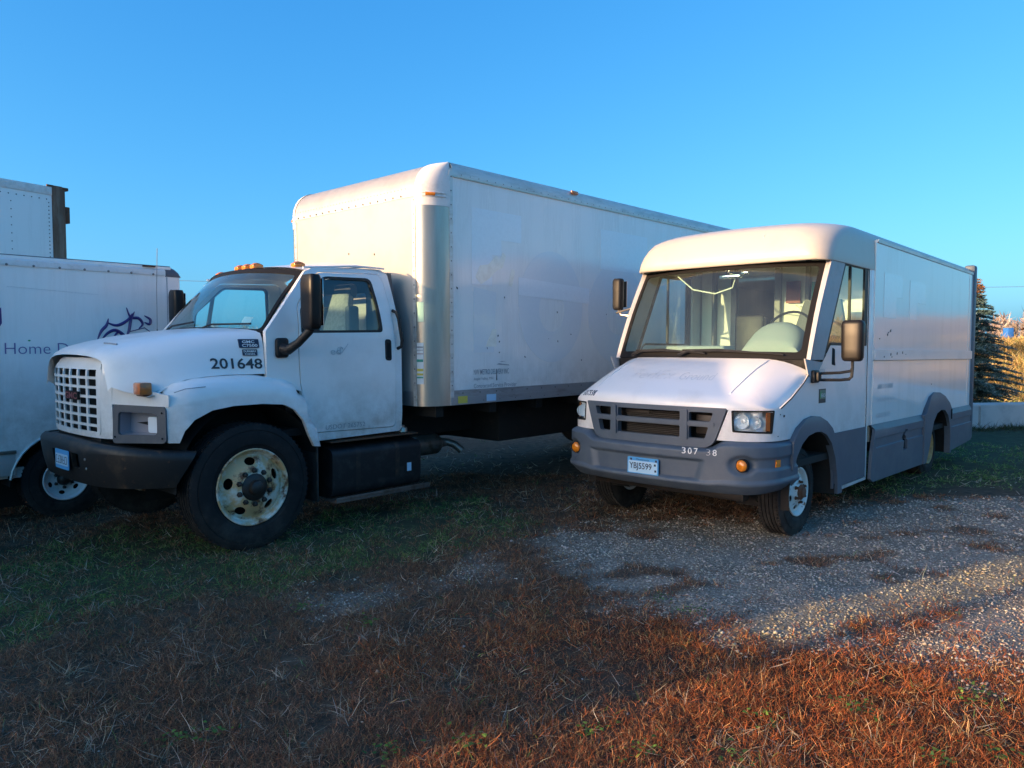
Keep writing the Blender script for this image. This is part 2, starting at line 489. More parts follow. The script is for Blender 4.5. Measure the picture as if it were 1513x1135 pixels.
M['glass_clear'] = glassmat('lamp_glass', (.88, .93, .95))
M['glass_side'] = glassmat('side_glass', (.80, .94, .93))
M['glass_truck'] = glassmat('tinted_truck_glass', (.66, .93, .95), dust=.035)
M['mirror'] = pbr('mirror_glass', (.8, .8, .8), .03, 1.0)
M['wire'] = pbr('wire', (.12, .11, .11), .6)

# ------------------------------------------------------------------ the ground and what grows on it
GRAVEL = [
 [(0.16,6.22),(0.64,6.9),(1.3,7.3),(2.2,6.9),(2.9,7.5),(3.6,7.9),(4.71,8.05),(5.6,7.9),(7.5,9.2),(9.5,10),(10,6.5),(6,4.6),(3.18,4.62),(2.67,4.53),(1.66,4.06),(1.31,4.16),(0.99,4.42),(0.65,4.99),(0.23,5.81)],
 [(1.75,4.05),(2.54,4.40),(3.27,4.82),(5,6),(6.5,5.2),(4,3.4),(3.0,3.5),(2.45,3.66),(2.05,3.86)],
 [(-1.3,4.85),(-0.95,5.29),(-0.57,5.36),(-0.1,5.75),(-0.25,5.3),(-0.69,4.96),(-1.02,4.69)],
 [(3.9,6.2),(7.5,8.2),(7.5,6.8),(4.2,5.5)],
]
GREEN = [
 [(-4.6,6.4),(-2.85,3.9),(-2.5,4.45),(-1.8,4.85),(-0.9,5.6),(0.1,6.5),(-0.3,8.2),(-2.1,7.2)],
 [(6.93,14.3),(5.4,9.2),(4.6,8.3),(3.5,7.9),(3.2,8.6),(5,14.3)],
 [(5.0,8.6),(6.5,8.6),(14,14.5),(6,14.5)],
]
def seg_dist(P, poly):
    """signed distance (inside negative) of points P (n,2)"""
    d = np.full(len(P), 1e9); ins = np.zeros(len(P), bool)
    m = len(poly)
    for i in range(m):
        a = np.array(poly[i], float); b = np.array(poly[(i + 1) % m], float)
        e = b - a; w = P - a
        h = np.clip((w @ e) / (e @ e), 0, 1)
        d = np.minimum(d, np.hypot(*(w - h[:, None] * e).T))
        c = ((a[1] <= P[:, 1]) & (b[1] > P[:, 1])) | ((b[1] <= P[:, 1]) & (a[1] > P[:, 1]))
        x = a[0] + (P[:, 1] - a[1]) / (b[1] - a[1] + 1e-12) * e[0]
        ins ^= c & (P[:, 0] < x)
    return np.where(ins, -d, d)
_ph = rng.uniform(0, 6.28, (24, 2)); _fr = rng.normal(0, 1, (24, 2))
def vnoise(P, sc):
    o = np.zeros(len(P))
    for i in range(12):
        f = _fr[i] * (1.0 + .25 * i)
        o += np.sin(P[:, 0] * f[0] / sc * 3 + P[:, 1] * f[1] / sc * 3 + _ph[i, 0])
    return o / 4.0
def zone(P):
    g = np.min([seg_dist(P, q) for q in GRAVEL], axis=0)
    v = np.min([seg_dist(P, q) for q in GREEN], axis=0)
    n = vnoise(P, 1.1) * .14 + vnoise(P + 7, .32) * .09
    gw = np.clip(.5 - (g + n) / .42, 0, 1)
    vw = np.clip(.5 - (v + n * 1.3) / .5, 0, 1) * (1 - gw)
    # weeds inside the gravel
    isl = np.clip((vnoise(P * np.array([1, 1.6]), .9) - .45) * 1.6, 0, .85)
    gw = gw * (1 - isl * np.clip((P[:, 1] - 4.5) / .6, 0, 1))
    return gw, vw
def beyond(P):
    return np.clip((P[:, 1] - (13.0 + .22 * P[:, 0])) / .6, 0, 1) * np.clip((np.hypot(P[:, 0], P[:, 1]) - 9) / 3, 0, 1) * np.clip(np.maximum((P[:, 0] - 2.5) / 2, (np.hypot(P[:, 0], P[:, 1]) - 24) / 3), 0, 1)
def gz(P):
    """terrain height"""
    x, y = P[:, 0], P[:, 1]
    r = np.hypot(x, y); az = np.degrees(np.arctan2(x, y))
    z = vnoise(P, 1.6) * .012 + vnoise(P + 3, .5) * .005
    k = np.clip((r - 27) / 24, 0, 1); k = k * k * (3 - 2 * k)
    side = np.clip((az - 14) / 14, 0, 1) * np.clip((150 - az) / 30, 0, 1)
    z += k * side * (1.85 + .2 * vnoise(P, 14))
    z += np.clip((r - 60) / 200, 0, 1) * 2.0
    # the lot falls away a little to the left where the delivery truck stands
    z -= .09 * np.clip((-x - 2.6) / 1.6, 0, 1) * np.clip((14 - r) / 4, 0, 1)
    return z

def grow(a, b, d0, far, up=1.16):
    o = list(np.arange(a, b + 1e-6, d0)); s = d0
    while o[-1] < far: s *= up; o.append(o[-1] + s)
    s = d0; p = []
    x = a
    while x > -far: s *= up; x -= s; p.append(x)
    return np.array(p[::-1] + o)
gx = grow(-7, 8.5, .075, 900); gy = grow(1.6, 10.5, .075, 900)
X, Y = np.meshgrid(gx, gy)
PP = np.stack([X.ravel(), Y.ravel()], 1)
ZZ = gz(PP)
gw, vw = zone(PP)
nx, ny = len(gx), len(gy)
ii = (np.arange(ny - 1)[:, None] * nx + np.arange(nx - 1)[None, :]).ravel()
quads = np.stack([ii, ii + 1, ii + nx + 1, ii + nx], 1)

def fast_mesh(name, V, Fc, mat, colr=None, smooth=False, cname='col'):
    k = Fc.shape[1]
    me = bpy.data.meshes.new(name)
    me.vertices.add(len(V)); me.vertices.foreach_set('co', np.ascontiguousarray(V, np.float32).ravel())
    me.loops.add(Fc.size); me.loops.foreach_set('vertex_index', Fc.astype(np.int32).ravel())
    me.polygons.add(len(Fc)); me.polygons.foreach_set('loop_start', np.arange(0, Fc.size, k, dtype=np.int32))
    if smooth: me.polygons.foreach_set('use_smooth', np.ones(len(Fc), bool))
    me.update(calc_edges=True)
    if colr is not None:
        a = me.color_attributes.new(cname, 'FLOAT_COLOR', 'POINT')
        c = np.ones((len(V), 4), np.float32); c[:, :3] = colr
        a.data.foreach_set('color', c.ravel())
    me.materials.append(mat)
    o = bpy.data.objects.new(name, me); col.objects.link(o)
    return o

# ground material
gm, nt, b = newmat('lot_ground'); N, L = nt.nodes, nt.links
b.inputs['Roughness'].default_value = .95
b.inputs['Specular IOR Level'].default_value = .15
tc = N.new('ShaderNodeTexCoord')
at = N.new('ShaderNodeAttribute'); at.attribute_name = 'col'
sep = N.new('ShaderNodeSeparateColor'); L.new(at.outputs['Color'], sep.inputs[0])
def noise(sc, det=8, ro=.65):
    n = N.new('ShaderNodeTexNoise'); n.inputs['Scale'].default_value = sc; n.inputs['Detail'].default_value = det
    n.inputs['Roughness'].default_value = ro; L.new(tc.outputs['Object'], n.inputs['Vector']); return n.outputs[0]
def ramp(src, stops):
    r = N.new('ShaderNodeValToRGB'); L.new(src, r.inputs[0])
    while len(r.color_ramp.elements) < len(stops): r.color_ramp.elements.new(.5)
    for e, (p, c) in zip(r.color_ramp.elements, stops): e.position = p; e.color = (*c, 1)
    return r.outputs[0]
def mixc(f, a, c):
    m = N.new('ShaderNodeMix'); m.data_type = 'RGBA'; L.new(f, m.inputs[0]); L.new(a, m.inputs[6]); L.new(c, m.inputs[7]); return m.outputs[2]
soil = ramp(noise(9), [(.35, (.055, .038, .026)), (.55, (.11, .075, .05)), (.75, (.18, .12, .075))])
vo = N.new('ShaderNodeTexVoronoi'); vo.inputs['Scale'].default_value = 62; L.new(tc.outputs['Object'], vo.inputs['Vector'])
sv = N.new('ShaderNodeSeparateColor'); L.new(vo.outputs['Color'], sv.inputs[0])
grav = ramp(sv.outputs[0], [(0, (.10, .095, .085)), (.5, (.235, .205, .17)), (.85, (.36, .32, .27)), (1, (.50, .45, .38))])
gdust = ramp(noise(2.2), [(.4, (.14, .115, .09)), (.65, (.27, .235, .19))])
mg = N.new('ShaderNodeMix'); mg.data_type = 'RGBA'; mg.inputs[0].default_value = .45; L.new(grav, mg.inputs[6]); L.new(gdust, mg.inputs[7])
grn = ramp(noise(6), [(.35, (.05, .045, .028)), (.6, (.075, .08, .038)), (.8, (.12, .11, .065))])
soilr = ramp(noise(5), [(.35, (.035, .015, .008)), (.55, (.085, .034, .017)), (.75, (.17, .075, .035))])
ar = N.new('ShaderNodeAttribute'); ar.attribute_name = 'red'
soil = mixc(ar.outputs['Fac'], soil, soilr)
c1 = mixc(sep.outputs[0], soil, mg.outputs[2])
c2 = mixc(sep.outputs[1], c1, grn)
lawn = ramp(noise(.35), [(.35, (.11, .17, .03)), (.65, (.18, .24, .045))])
gold = ramp(noise(.28), [(.35, (.17, .10, .03)), (.5, (.27, .17, .05)), (.68, (.12, .11, .035)), (.8, (.30, .20, .07))])
far_ = mixc(N.new('ShaderNodeValue').outputs[0], lawn, gold)
geo = N.new('ShaderNodeNewGeometry'); sx = N.new('ShaderNodeSeparateXYZ'); L.new(geo.outputs['Position'], sx.inputs[0])
ln = N.new('ShaderNodeVectorMath'); ln.operation = 'LENGTH'; L.new(geo.outputs['Position'], ln.inputs[0])
mr1 = N.new('ShaderNodeMapRange'); mr1.inputs[1].default_value = 25; mr1.inputs[2].default_value = 31; L.new(ln.outputs['Value'], mr1.inputs[0])
L.new(mr1.outputs[0], far_.node.inputs[0])
L.new(mixc(sep.outputs[2], c2, far_), b.inputs['Base Color'])
bp = N.new('ShaderNodeBump'); bp.inputs['Strength'].default_value = .8; bp.inputs['Distance'].default_value = .02
ad = N.new('ShaderNodeMath'); ad.operation = 'ADD'; L.new(noise(28), ad.inputs[0])
vd = N.new('ShaderNodeMath'); vd.operation = 'MULTIPLY'; vd.inputs[1].default_value = -.5; L.new(vo.outputs['Distance'], vd.inputs[0]); L.new(vd.outputs[0], ad.inputs[1])
L.new(ad.outputs[0], bp.inputs['Height']); L.new(bp.outputs[0], b.inputs['Normal'])

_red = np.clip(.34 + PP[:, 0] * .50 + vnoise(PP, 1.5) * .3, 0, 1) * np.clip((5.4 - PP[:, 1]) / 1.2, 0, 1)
ground = fast_mesh('ground', np.stack([PP[:, 0], PP[:, 1], ZZ], 1), quads, gm, np.stack([gw, vw, beyond(PP)], 1), smooth=True)
_a = ground.data.attributes.new('red', 'FLOAT', 'POINT'); _a.data.foreach_set('value', _red.astype(np.float32))
tag(ground, 'dark lot ground of soil, gravel and weeds running out to fields', kind='structure')

# leaf / stem material coloured per blade
def blade_mat(name, trans=.3, rough=.7):
    m, nt, b = newmat(name); N, L = nt.nodes, nt.links
    at = N.new('ShaderNodeAttribute'); at.attribute_name = 'col'
    b.inputs['Roughness'].default_value = rough; b.inputs['Specular IOR Level'].default_value = .25
    L.new(at.outputs['Color'], b.inputs['Base Color'])
    tl = N.new('ShaderNodeBsdfTranslucent'); L.new(at.outputs['Color'], tl.inputs[0])
    mx = N.new('ShaderNodeMixShader'); mx.inputs[0].default_value = trans
    L.new(b.outputs[0], mx.inputs[1]); L.new(tl.outputs[0], mx.inputs[2])
    L.new(mx.outputs[0], N['Material Output'].inputs[0])
    return m
M['blade'] = blade_mat('weed_blades', .38)
M['needle'] = blade_mat('spruce_needles', .1)
M['twig'] = blade_mat('bare_twigs', .05)

def unit(v): return v / np.maximum(np.linalg.norm(v, axis=1, keepdims=True), 1e-9)
def ribbons(base, d, bend, ln, wd, colr, side=None):
    n = len(base)
    if side is None: side = unit(np.cross(d, rng.normal(0, 1, (n, 3))))
    ln = ln[:, None]; wd = wd[:, None] * .5
    c1 = base + d * ln * .5 + bend * ln * .25
    c2 = base + d * ln + bend * ln
    V = np.stack([base - side * wd, base + side * wd, c1 - side * wd * .8, c1 + side * wd * .8, c2], 1).reshape(-1, 3)
    o = (np.arange(n) * 5)[:, None]
    F = np.concatenate([o + [0, 1, 3], o + [0, 3, 2], o + [2, 3, 4]])
    C = np.repeat(colr, 5, 0)
    return V, F, C
def join(parts):
    Vs, Fs, Cs = [], [], []; k = 0
    for V, F, C in parts: Vs.append(V); Fs.append(F + k); Cs.append(C); k += len(V)
    return np.concatenate(Vs), np.concatenate(Fs), np.concatenate(Cs)
def scatter(n, r0, r1, a0=-44, a1=44):
    r = np.exp(rng.uniform(math.log(r0), math.log(r1), n)); a = np.radians(rng.uniform(a0, a1, n))
    return np.stack([r * np.sin(a), r * np.cos(a)], 1), r
def pal(n, cols, w=None, jit=.25):
    c = np.array(cols)[rng.choice(len(cols), n, p=w)]
    return c * rng.uniform(1 - jit, 1 + jit, (n, 1)) * rng.uniform(.93, 1.07, (n, 3))
def clumps(P, r, k, length, spread, wd, cols, w, up=.8, bendz=-.35, lj=.5, jit=.3, tone=None):
    """k stems round every clump point"""
    n = len(P)
    Pk = np.repeat(P, k, 0) + rng.normal(0, spread, (n * k, 2)); rk = np.repeat(r, k)
    z = gz(Pk)
    d = unit(np.concatenate([rng.normal(0, 1, (n * k, 2)), np.abs(rng.normal(up, .45, (n * k, 1)))], 1))
    bend = rng.normal(0, .35, (n * k, 3)); bend[:, 2] += bendz
    ln = length * rng.uniform(1 - lj, 1 + lj, n * k)
    c = pal(n * k, cols, w, jit)
    if tone is not None: c = c * np.repeat(tone, k)[:, None]
    return ribbons(np.column_stack([Pk, z - .004]), d, bend, ln, np.maximum(wd, rk * .00075) * rng.uniform(.7, 1.3, n * k), c)

# reddish brown dead weeds carpet
P, r = scatter(118000, 2.1, 9.5, -42, 42)
gw, vw = zone(P)
dens = (1 - gw * .97) * (1 - vw * .75) * np.clip(.62 + vnoise(P, .8) * .35 + vnoise(P + 5, .16) * .5, .05, 1)
keep = rng.uniform(0, 1, len(P)) < dens
P, r = P[keep], r[keep]
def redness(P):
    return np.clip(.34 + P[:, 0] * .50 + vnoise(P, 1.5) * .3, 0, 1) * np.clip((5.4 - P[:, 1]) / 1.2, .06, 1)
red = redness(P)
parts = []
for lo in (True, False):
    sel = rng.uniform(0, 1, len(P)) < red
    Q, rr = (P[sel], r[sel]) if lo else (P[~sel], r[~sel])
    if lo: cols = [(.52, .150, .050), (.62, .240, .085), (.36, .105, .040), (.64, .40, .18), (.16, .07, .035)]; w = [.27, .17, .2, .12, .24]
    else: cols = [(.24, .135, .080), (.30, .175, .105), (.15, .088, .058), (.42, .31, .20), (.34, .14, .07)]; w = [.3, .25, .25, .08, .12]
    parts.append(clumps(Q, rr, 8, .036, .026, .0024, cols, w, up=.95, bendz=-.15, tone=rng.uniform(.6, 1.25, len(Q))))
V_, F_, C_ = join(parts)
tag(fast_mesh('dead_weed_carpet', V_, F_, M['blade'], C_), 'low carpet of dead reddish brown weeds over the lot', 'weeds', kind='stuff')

# green grass in the zones and sprinkled
P, r = scatter(52000, 2.6, 15)
gw, vw = zone(P)
keep = rng.uniform(0, 1, len(P)) < vw * np.clip(.5 + vnoise(P, .6) * .6, .05, 1) + .012 * (1 - gw)
P, r = P[keep], r[keep]
V1 = clumps(P, r, 7, .050, .030, .0030, [(.12, .21, .06), (.17, .27, .09), (.08, .14, .055), (.36, .31, .19), (.22, .30, .07)], [.34, .22, .26, .1, .08], up=1.0, bendz=-.3)
V_, F_, C_ = V1
tag(fast_mesh('lot_grass', V_, F_, M['blade'], C_), 'patchy dark green grass growing round the parked trucks', 'grass', kind='stuff')

# lighter dry blades lying about everywhere
P, r = scatter(15000, 2.0, 12)
gw, vw = zone(P)
keep = rng.uniform(0, 1, len(P)) < (1 - .85 * gw) * np.clip(.3 + vnoise(P, .9) * .5, .04, 1)
P, r = P[keep], r[keep]
V_, F_, C_ = clumps(P, r, 3, .075, .03, .0028, [(.48, .42, .34), (.36, .29, .21), (.56, .48, .35), (.30, .31, .27)], [.3, .3, .2, .2], up=.25, bendz=-.1)
tag(fast_mesh('dry_grass_litter', V_, F_, M['blade'], C_), 'pale dry grass blades strewn over the weeds', 'dry grass', kind='stuff')

# gravel stones
P, r = scatter(190000, 1.95, 13, -30, 44)
gw, vw = zone(P)
keep = rng.uniform(0, 1, len(P)) < gw * np.clip(.75 + vnoise(P, .7) * .35, .2, 1) + .0012
P, r = P[keep], r[keep]
n = len(P)
sz = np.maximum(.0055, r * .0011) * np.exp(np.clip(rng.normal(-.1, .42, n), -1, .9)) * (1 + .9 * np.clip((4.9 - r) / 1.4, 0, 1))
octv = np.array([(1, 0, 0), (0, 1, 0), (-1, 0, 0), (0, -1, 0), (0, 0, 1), (0, 0, -.6)], float)
octf = np.array([(0, 1, 4), (1, 2, 4), (2, 3, 4), (3, 0, 4), (1, 0, 5), (2, 1, 5), (3, 2, 5), (0, 3, 5)])
V = octv[None] * rng.uniform(.55, 1.25, (n, 6, 3)) + rng.normal(0, .12, (n, 6, 3))
V[:, :, 2] *= .7
an = rng.uniform(0, 6.28, n); ca, sa = np.cos(an)[:, None], np.sin(an)[:, None]
Vx = V[:, :, 0] * ca - V[:, :, 1] * sa; Vy = V[:, :, 0] * sa + V[:, :, 1] * ca
V = np.stack([Vx, Vy, V[:, :, 2]], 2) * sz[:, None, None]
V += np.column_stack([P, gz(P) + sz * .2])[:, None, :]
C = np.repeat(pal(n, [(.46, .40, .33), (.33, .29, .24), (.46, .41, .34), (.17, .15, .13), (.52, .47, .41), (.36, .26, .17)], [.28, .26, .17, .16, .05, .08], .2), 6, 0)
F = (octf[None] + (np.arange(n) * 6)[:, None, None]).reshape(-1, 3)
M['stone'] = blade_mat('gravel_stone', 0.0, .85)
tag(fast_mesh('gravel_stones', V.reshape(-1, 3), F, M['stone'], C), 'loose grey limestone gravel in front of the step van', 'gravel', kind='stuff')

# a few distinct tufts and broadleaf weeds that stand out one by one
STRAW = [(-0.64,4.55),(-0.52,4.82),(-0.97,4.55),(-2.21,3.65),(-1.14,3.62),(-0.91,3.49),(-0.73,3.26),(0.42,3.74),(1.2,3.46),(1.9,3.08),(2.03,3.02),(-2.84,4.87),(-2.6,4.59),(-1.12,4.06),(-0.6,3.98),(1.1,4.6),(-0.1,3.05),(-1.33,3.1),(-1.4,2.9),(-0.4,5.45),(0.85,3.0),(1.5,3.0),(-1.9,3.3),(-1.7,2.95)]
LEAFY = [(-1.26,3.07),(-1.4,3.05),(0.5,2.93),(1.5,3.3),(1.57,3.24),(2.2,3.45),(2.1,3.35),(1.1,3.2),(-0.18,2.95),(0.88,2.88),(-2.63,4.78),(-2.8,5.5),(-1.3,4.6),(-0.85,4.3),(0.35,3.08),(1.65,2.86),(0.95,4.75),(1.08,4.5),(1.95,2.9),(-0.5,2.9)]
parts = []
for i, (x, y) in enumerate(STRAW):
    P = np.array([[x, y]]); r = np.hypot(*P.T)
    sunny = x > .8 and y < 3.6  # tufts in the sunlit patch take warmer colours, sunlight painted in
    parts.append(clumps(P, r, 26, .085 if i % 3 else .12, .022, .0032, [(.42, .37, .29), (.33, .27, .19), (.48, .42, .31)] if not sunny else [(.50, .38, .20), (.42, .28, .13), (.55, .46, .28)], None, up=.9, bendz=-.35))
V_, F_, C_ = join(parts)
tag(fast_mesh('straw_tufts', V_, F_, M['blade'], C_), 'pale dry straw tufts sticking up out of the dead weeds', 'dry grass', kind='stuff')
parts = []
for i, (x, y) in enumerate(LEAFY):
    k = 26
    P = np.array([[x, y]]) + rng.normal(0, .045, (k, 2))
    z = gz(P) + rng.uniform(.005, .045, k)
    d = unit(np.concatenate([rng.normal(0, 1, (k, 2)), rng.uniform(.05, .5, (k, 1))], 1))
    sd = unit(np.cross(d, np.array([[0, 0, 1.0]]) + rng.normal(0, .25, (k, 3))))
    parts.append(ribbons(np.column_stack([P, z]), d, np.tile([0, 0, -.25], (k, 1)), rng.uniform(.014, .03, k), rng.uniform(.010, .018, k), pal(k, [(.10, .20, .04), (.15, .26, .05), (.07, .14, .04)]), sd))
V_, F_, C_ = join(parts)
tag(fast_mesh('leafy_weeds', V_, F_, M['blade'], C_), 'small green broadleaf weeds low among the dead reddish weeds', 'weeds', kind='stuff')

# ------------------------------------------------------------------ far country: woods, bank, wall, spruce, barn, wire
def bare_wood(a0, a1, r0, r1, ntree, h, cols, tw=1.0):
    parts = []
    az = np.radians(rng.uniform(a0, a1, ntree)); r = rng.uniform(r0, r1, ntree)
    P = np.stack([r * np.sin(az), r * np.cos(az)], 1)
    hh = h * rng.uniform(.6, 1.1, ntree)
    k = 46
    B = np.repeat(np.column_stack([P, gz(P)]), k, 0); H_ = np.repeat(hh, k)
    f = rng.uniform(.12, .85, len(B)); B[:, 2] += f * H_ * .8
    out = rng.normal(0, 1, (len(B), 3)); out[:, 2] = np.abs(out[:, 2]) * .9 + .7; out = unit(out)
    parts.append(ribbons(B, out, rng.normal(0, .2, (len(B), 3)), H_ * rng.uniform(.15, .38, len(B)), (.06 + .07 * rng.random(len(B))) * tw, pal(len(B), cols)))
    T = np.column_stack([P, gz(P)]); up = np.tile([0, 0, 1.0], (ntree, 1)) + rng.normal(0, .04, (ntree, 3))
    parts.append(ribbons(T, up, np.zeros((ntree, 3)), hh * .95, np.full(ntree, .28), pal(ntree, cols)))
    return join(parts)
V_, F_, C_ = bare_wood(-50, 75, 170, 240, 1500, 6.2, [(.34, .28, .24), (.40, .34, .30), (.26, .21, .18)], 2.2)
tag(fast_mesh('far_bare_wood', V_, F_, M['twig'], C_), 'distant line of leafless grey brown trees along the horizon', 'woods', kind='stuff')
V_, F_, C_ = bare_wood(40, 120, 58, 74, 420, 2.6, [(.25, .20, .14), (.30, .24, .17), (.18, .15, .10)])
tag(fast_mesh('autumn_scrub_wood', V_, F_, M['twig'], C_), 'brown autumn scrub along the field to the right', 'woods', kind='stuff')
V_, F_, C_ = bare_wood(115, 300, 120, 160, 260, 7, [(.20, .165, .13), (.14, .11, .085)])
tag(fast_mesh('wood_behind', V_, F_, M['twig'], C_), 'leafless wood beyond the lot', 'woods', kind='stuff')

# tall golden grass on the bank, green lawn before it
P, r = scatter(13000, 26, 62, 24, 62)
V_, F_, C_ = clumps(P, r, 4, .34, .40, .032, [(.60, .42, .14), (.48, .31, .10), (.62, .48, .22), (.22, .22, .06), (.34, .20, .08)], [.3, .25, .15, .18, .12], up=1.6, bendz=-.2, tone=np.clip(.8 + .5 * vnoise(P, 9), .3, 1.4))
tag(fast_mesh('golden_field_grass', V_, F_, M['blade'], C_), 'tall golden grass on the sunlit bank beyond the spruce', 'field grass', kind='stuff')
P, r = scatter(16000, 13.5, 27, 14, 60)
kp = beyond(P) > .9; P, r = P[kp], r[kp]
V_, F_, C_ = clumps(P, r, 4, .09, .2, .012, [(.20, .32, .045), (.28, .38, .06), (.34, .34, .09)], None, up=1.5, bendz=-.2)
tag(fast_mesh('sunlit_lawn', V_, F_, M['blade'], C_), 'bright green lawn behind the low wall', 'lawn', kind='stuff')

# low concrete wall
wm = pbr('pale_concrete', (.46, .45, .44), .85, var=(3, (.34, .33, .33), .45, .7), var2=((1, 1, .6), (.50, .46, .38), .58, .7), bump=(20, .3, .004))
w0, w1 = Vector((3.4, 13.53)), Vector((26, 18.5))
wd = (w1 - w0).normalized(); wnrm = Vector((-wd.y, wd.x))
wall = bpy.data.objects.new('low_concrete_wall', None); col.objects.link(wall); wall.location = (w0.x, w0.y, 0)
tag(wall, 'low pale concrete wall running behind the step van', 'wall')
k = 0; Lw = (w1 - w0).length; seg = 3.0
while k * seg < Lw - 1:
    bm = MB(); a, c = k * seg, k * seg + seg - .012
    q = [w0 + wd * a, w0 + wd * c]
    pts = []
    vs = []
    for u in (a, c):
        for v_ in (0, .55):
            for z in (-.1, .46 + .006 * ((k * 7) % 3)):
                p = wd * u + wnrm * v_
                vs.append(bm.bm.verts.new((p.x, p.y, z)))
    for qd in [(0, 1, 3, 2), (4, 6, 7, 5), (0, 4, 5, 1), (2, 3, 7, 6), (0, 2, 6, 4), (1, 5, 7, 3)]:
        bm.f([vs[i] for i in qd])
    bmesh.ops.recalc_face_normals(bm.bm, faces=bm.bm.faces[:])
    bmesh.ops.bevel(bm.bm, geom=bm.bm.edges[:], offset=.018, segments=2, affect='EDGES')
    bm.build('wall_block', wm, wall)
    k += 1

# weeds along the wall foot and bare sapling twigs in front of it
t = rng.uniform(0, 1, 2600)
P = np.stack([w0.x + (w1.x - w0.x) * t, w0.y + (w1.y - w0.y) * t], 1) - np.array([wnrm.x, wnrm.y]) * np.abs(rng.normal(0.05, .25, (2600, 1)))
V_, F_, C_ = clumps(P, np.full(2600, 14.), 5, .13, .06, .009, [(.05, .07, .03), (.08, .10, .05), (.12, .10, .06)], None, up=1.2)
tag(fast_mesh('wall_foot_weeds', V_, F_, M['blade'], C_), 'dark weeds along the foot of the low wall', 'weeds', kind='stuff')

# blue spruce
def spruce(x, y, h, rad):
    root = bpy.data.objects.new('spruce_tree', None); col.objects.link(root); root.location = (x, y, 0)
    tag(root, 'small blue spruce with a browned tip behind the low wall', 'tree')
    bm = MB(); bm.lathe((0, 0, 0), [(.075, 0), (.06, .5), (.035, h * .6), (.012, h * .97), (0, h * .98)], 10, 'z')
    bm.build('trunk', pbr('spruce_bark', (.09, .06, .045), .9, bump=(30, .5, .01)), root)
    Bs, Ds, Ls, Cs, Ws, Bb = [], [], [], [], [], []
    tier = .14
    z = .30
    while z < h * .985:
        f = 1 - z / h
        rr = rad * (f ** .82) * (1 + .12 * math.sin(z * 9))
        nb = max(6, int(12 + 9 * f))
        a0 = random.random() * 6.28
        for i in range(nb):
            a = a0 + i / nb * 6.283 + random.uniform(-.35, .35)
            L_ = rr * random.uniform(.72, 1.15) + .04
            zz = z + random.uniform(-.13, .13)
            m = max(4, int(L_ / .035))
            for j in range(m):
                q = (j + 1) / m
                px, py = math.cos(a) * L_ * q, math.sin(a) * L_ * q
                pz = zz + L_ * (.20 * q - .28 * q * q + (.10 if f < .25 else 0))
                for sgn in (-1, 1):
                    sa_ = a + sgn * random.uniform(.5, 1.0)
                    ll = (.17 * (1 - q) + .055) * random.uniform(.7, 1.2)
                    # spray of needles along a side twig
                    for nn in range(7):
                        qq = nn / 7
                        Bs.append((px + math.cos(sa_) * ll * qq, py + math.sin(sa_) * ll * qq, pz - ll * qq * .12))
                        na = sa_ + random.uniform(-.8, .8)
                        Ds.append((math.cos(na), math.sin(na), random.uniform(-.5, 1.0)))
                        Ls.append(random.uniform(.04, .075)); Ws.append(.014)
                        brown = z > h * .86 and random.random() < .75
                        Cs.append((.30, .13, .05) if brown else random.choice([(.06, .12, .105), (.10, .17, .165), (.04, .08, .07), (.17, .25, .26)]))
        z += tier * (.65 + .5 * f)
    n = len(Bs); print('needles', n)
    V_, F_, C_ = ribbons(np.array(Bs), unit(np.array(Ds)), np.tile([0, 0, -.05], (n, 1)), np.array(Ls), np.array(Ws), np.array(Cs) * rng.uniform(.7, 1.3, (n, 1)))
    o = fast_mesh('crown', V_, F_, M['needle'], C_); o.parent = root
    # boughs
    return root
spruce(10.12, 16.6, 3.05, 1.12)

# far barn with rusty roof and a blue container on the bank
barn = bpy.data.objects.new('far_barn', None); col.objects.link(barn); barn.location = (88, 112, 3.0)
tag(barn, 'low far barn with a rusty red brown roof at the right edge', 'barn')
bm = MB(); bm.box(-9, 9, -4, 4, 0, 1.3); bm.build('wall', pbr('barn_boards', (.10, .075, .055), .9, var=(1, (.05, .035, .03), .4, .7)), barn)
bm = MB(); bm.grid([[(-9.5, -4.6, 1.2), (-9.5, 0, 2.6), (-9.5, 4.6, 1.2)], [(9.5, -4.6, 1.2), (9.5, 0, 2.6), (9.5, 4.6, 1.2)]])
bm.build('roof', pbr('rusty_roof', (.33, .13, .07), .7, var=(1.5, (.20, .08, .05), .4, .7)), barn, recalc=False)
bc = bpy.data.objects.new('blue_container', None); col.objects.link(bc); bc.location = (67.9, 103, 2.85)
tag(bc, 'small bright blue container standing left of the far barn', 'container')
bm = MB(); bm.box(-.42, .42, -.5, .5, 0, 1.25, .03); bm.build('body', pbr('container_blue', (.03, .16, .50), .5, var=(3, (.02, .10, .35), .5, .8)), bc)
bm = MB(); bm.box(-.44, .44, -.52, .52, 1.25, 1.32, .02); bm.build('lid', pbr('container_lid', (.04, .20, .55), .5), bc)

# small white shed far left between the trucks
ws = bpy.data.objects.new('white_shed', None); col.objects.link(ws); ws.location = (-25.2, 60, 0)
tag(ws, 'tiny white shed far behind the mirror of the flatnosed truck', 'shed')
bm = MB(); bm.box(-1.0, 1.0, -1.5, 1.5, 0, 2.3, .02); bm.build('wall', pbr('shed_white', (.7, .7, .68), .7), ws)
bm = MB(); bm.grid([[(-1.15, -1.6, 2.28), (-1.15, 0, 2.9), (-1.15, 1.6, 2.28)], [(1.15, -1.6, 2.28), (1.15, 0, 2.9), (1.15, 1.6, 2.28)]])
bm.build('roof', pbr('shed_roof', (.3, .29, .28), .7), ws, recalc=False)
ws['label'] = 'tiny white shed far off between the two trucks on the left'

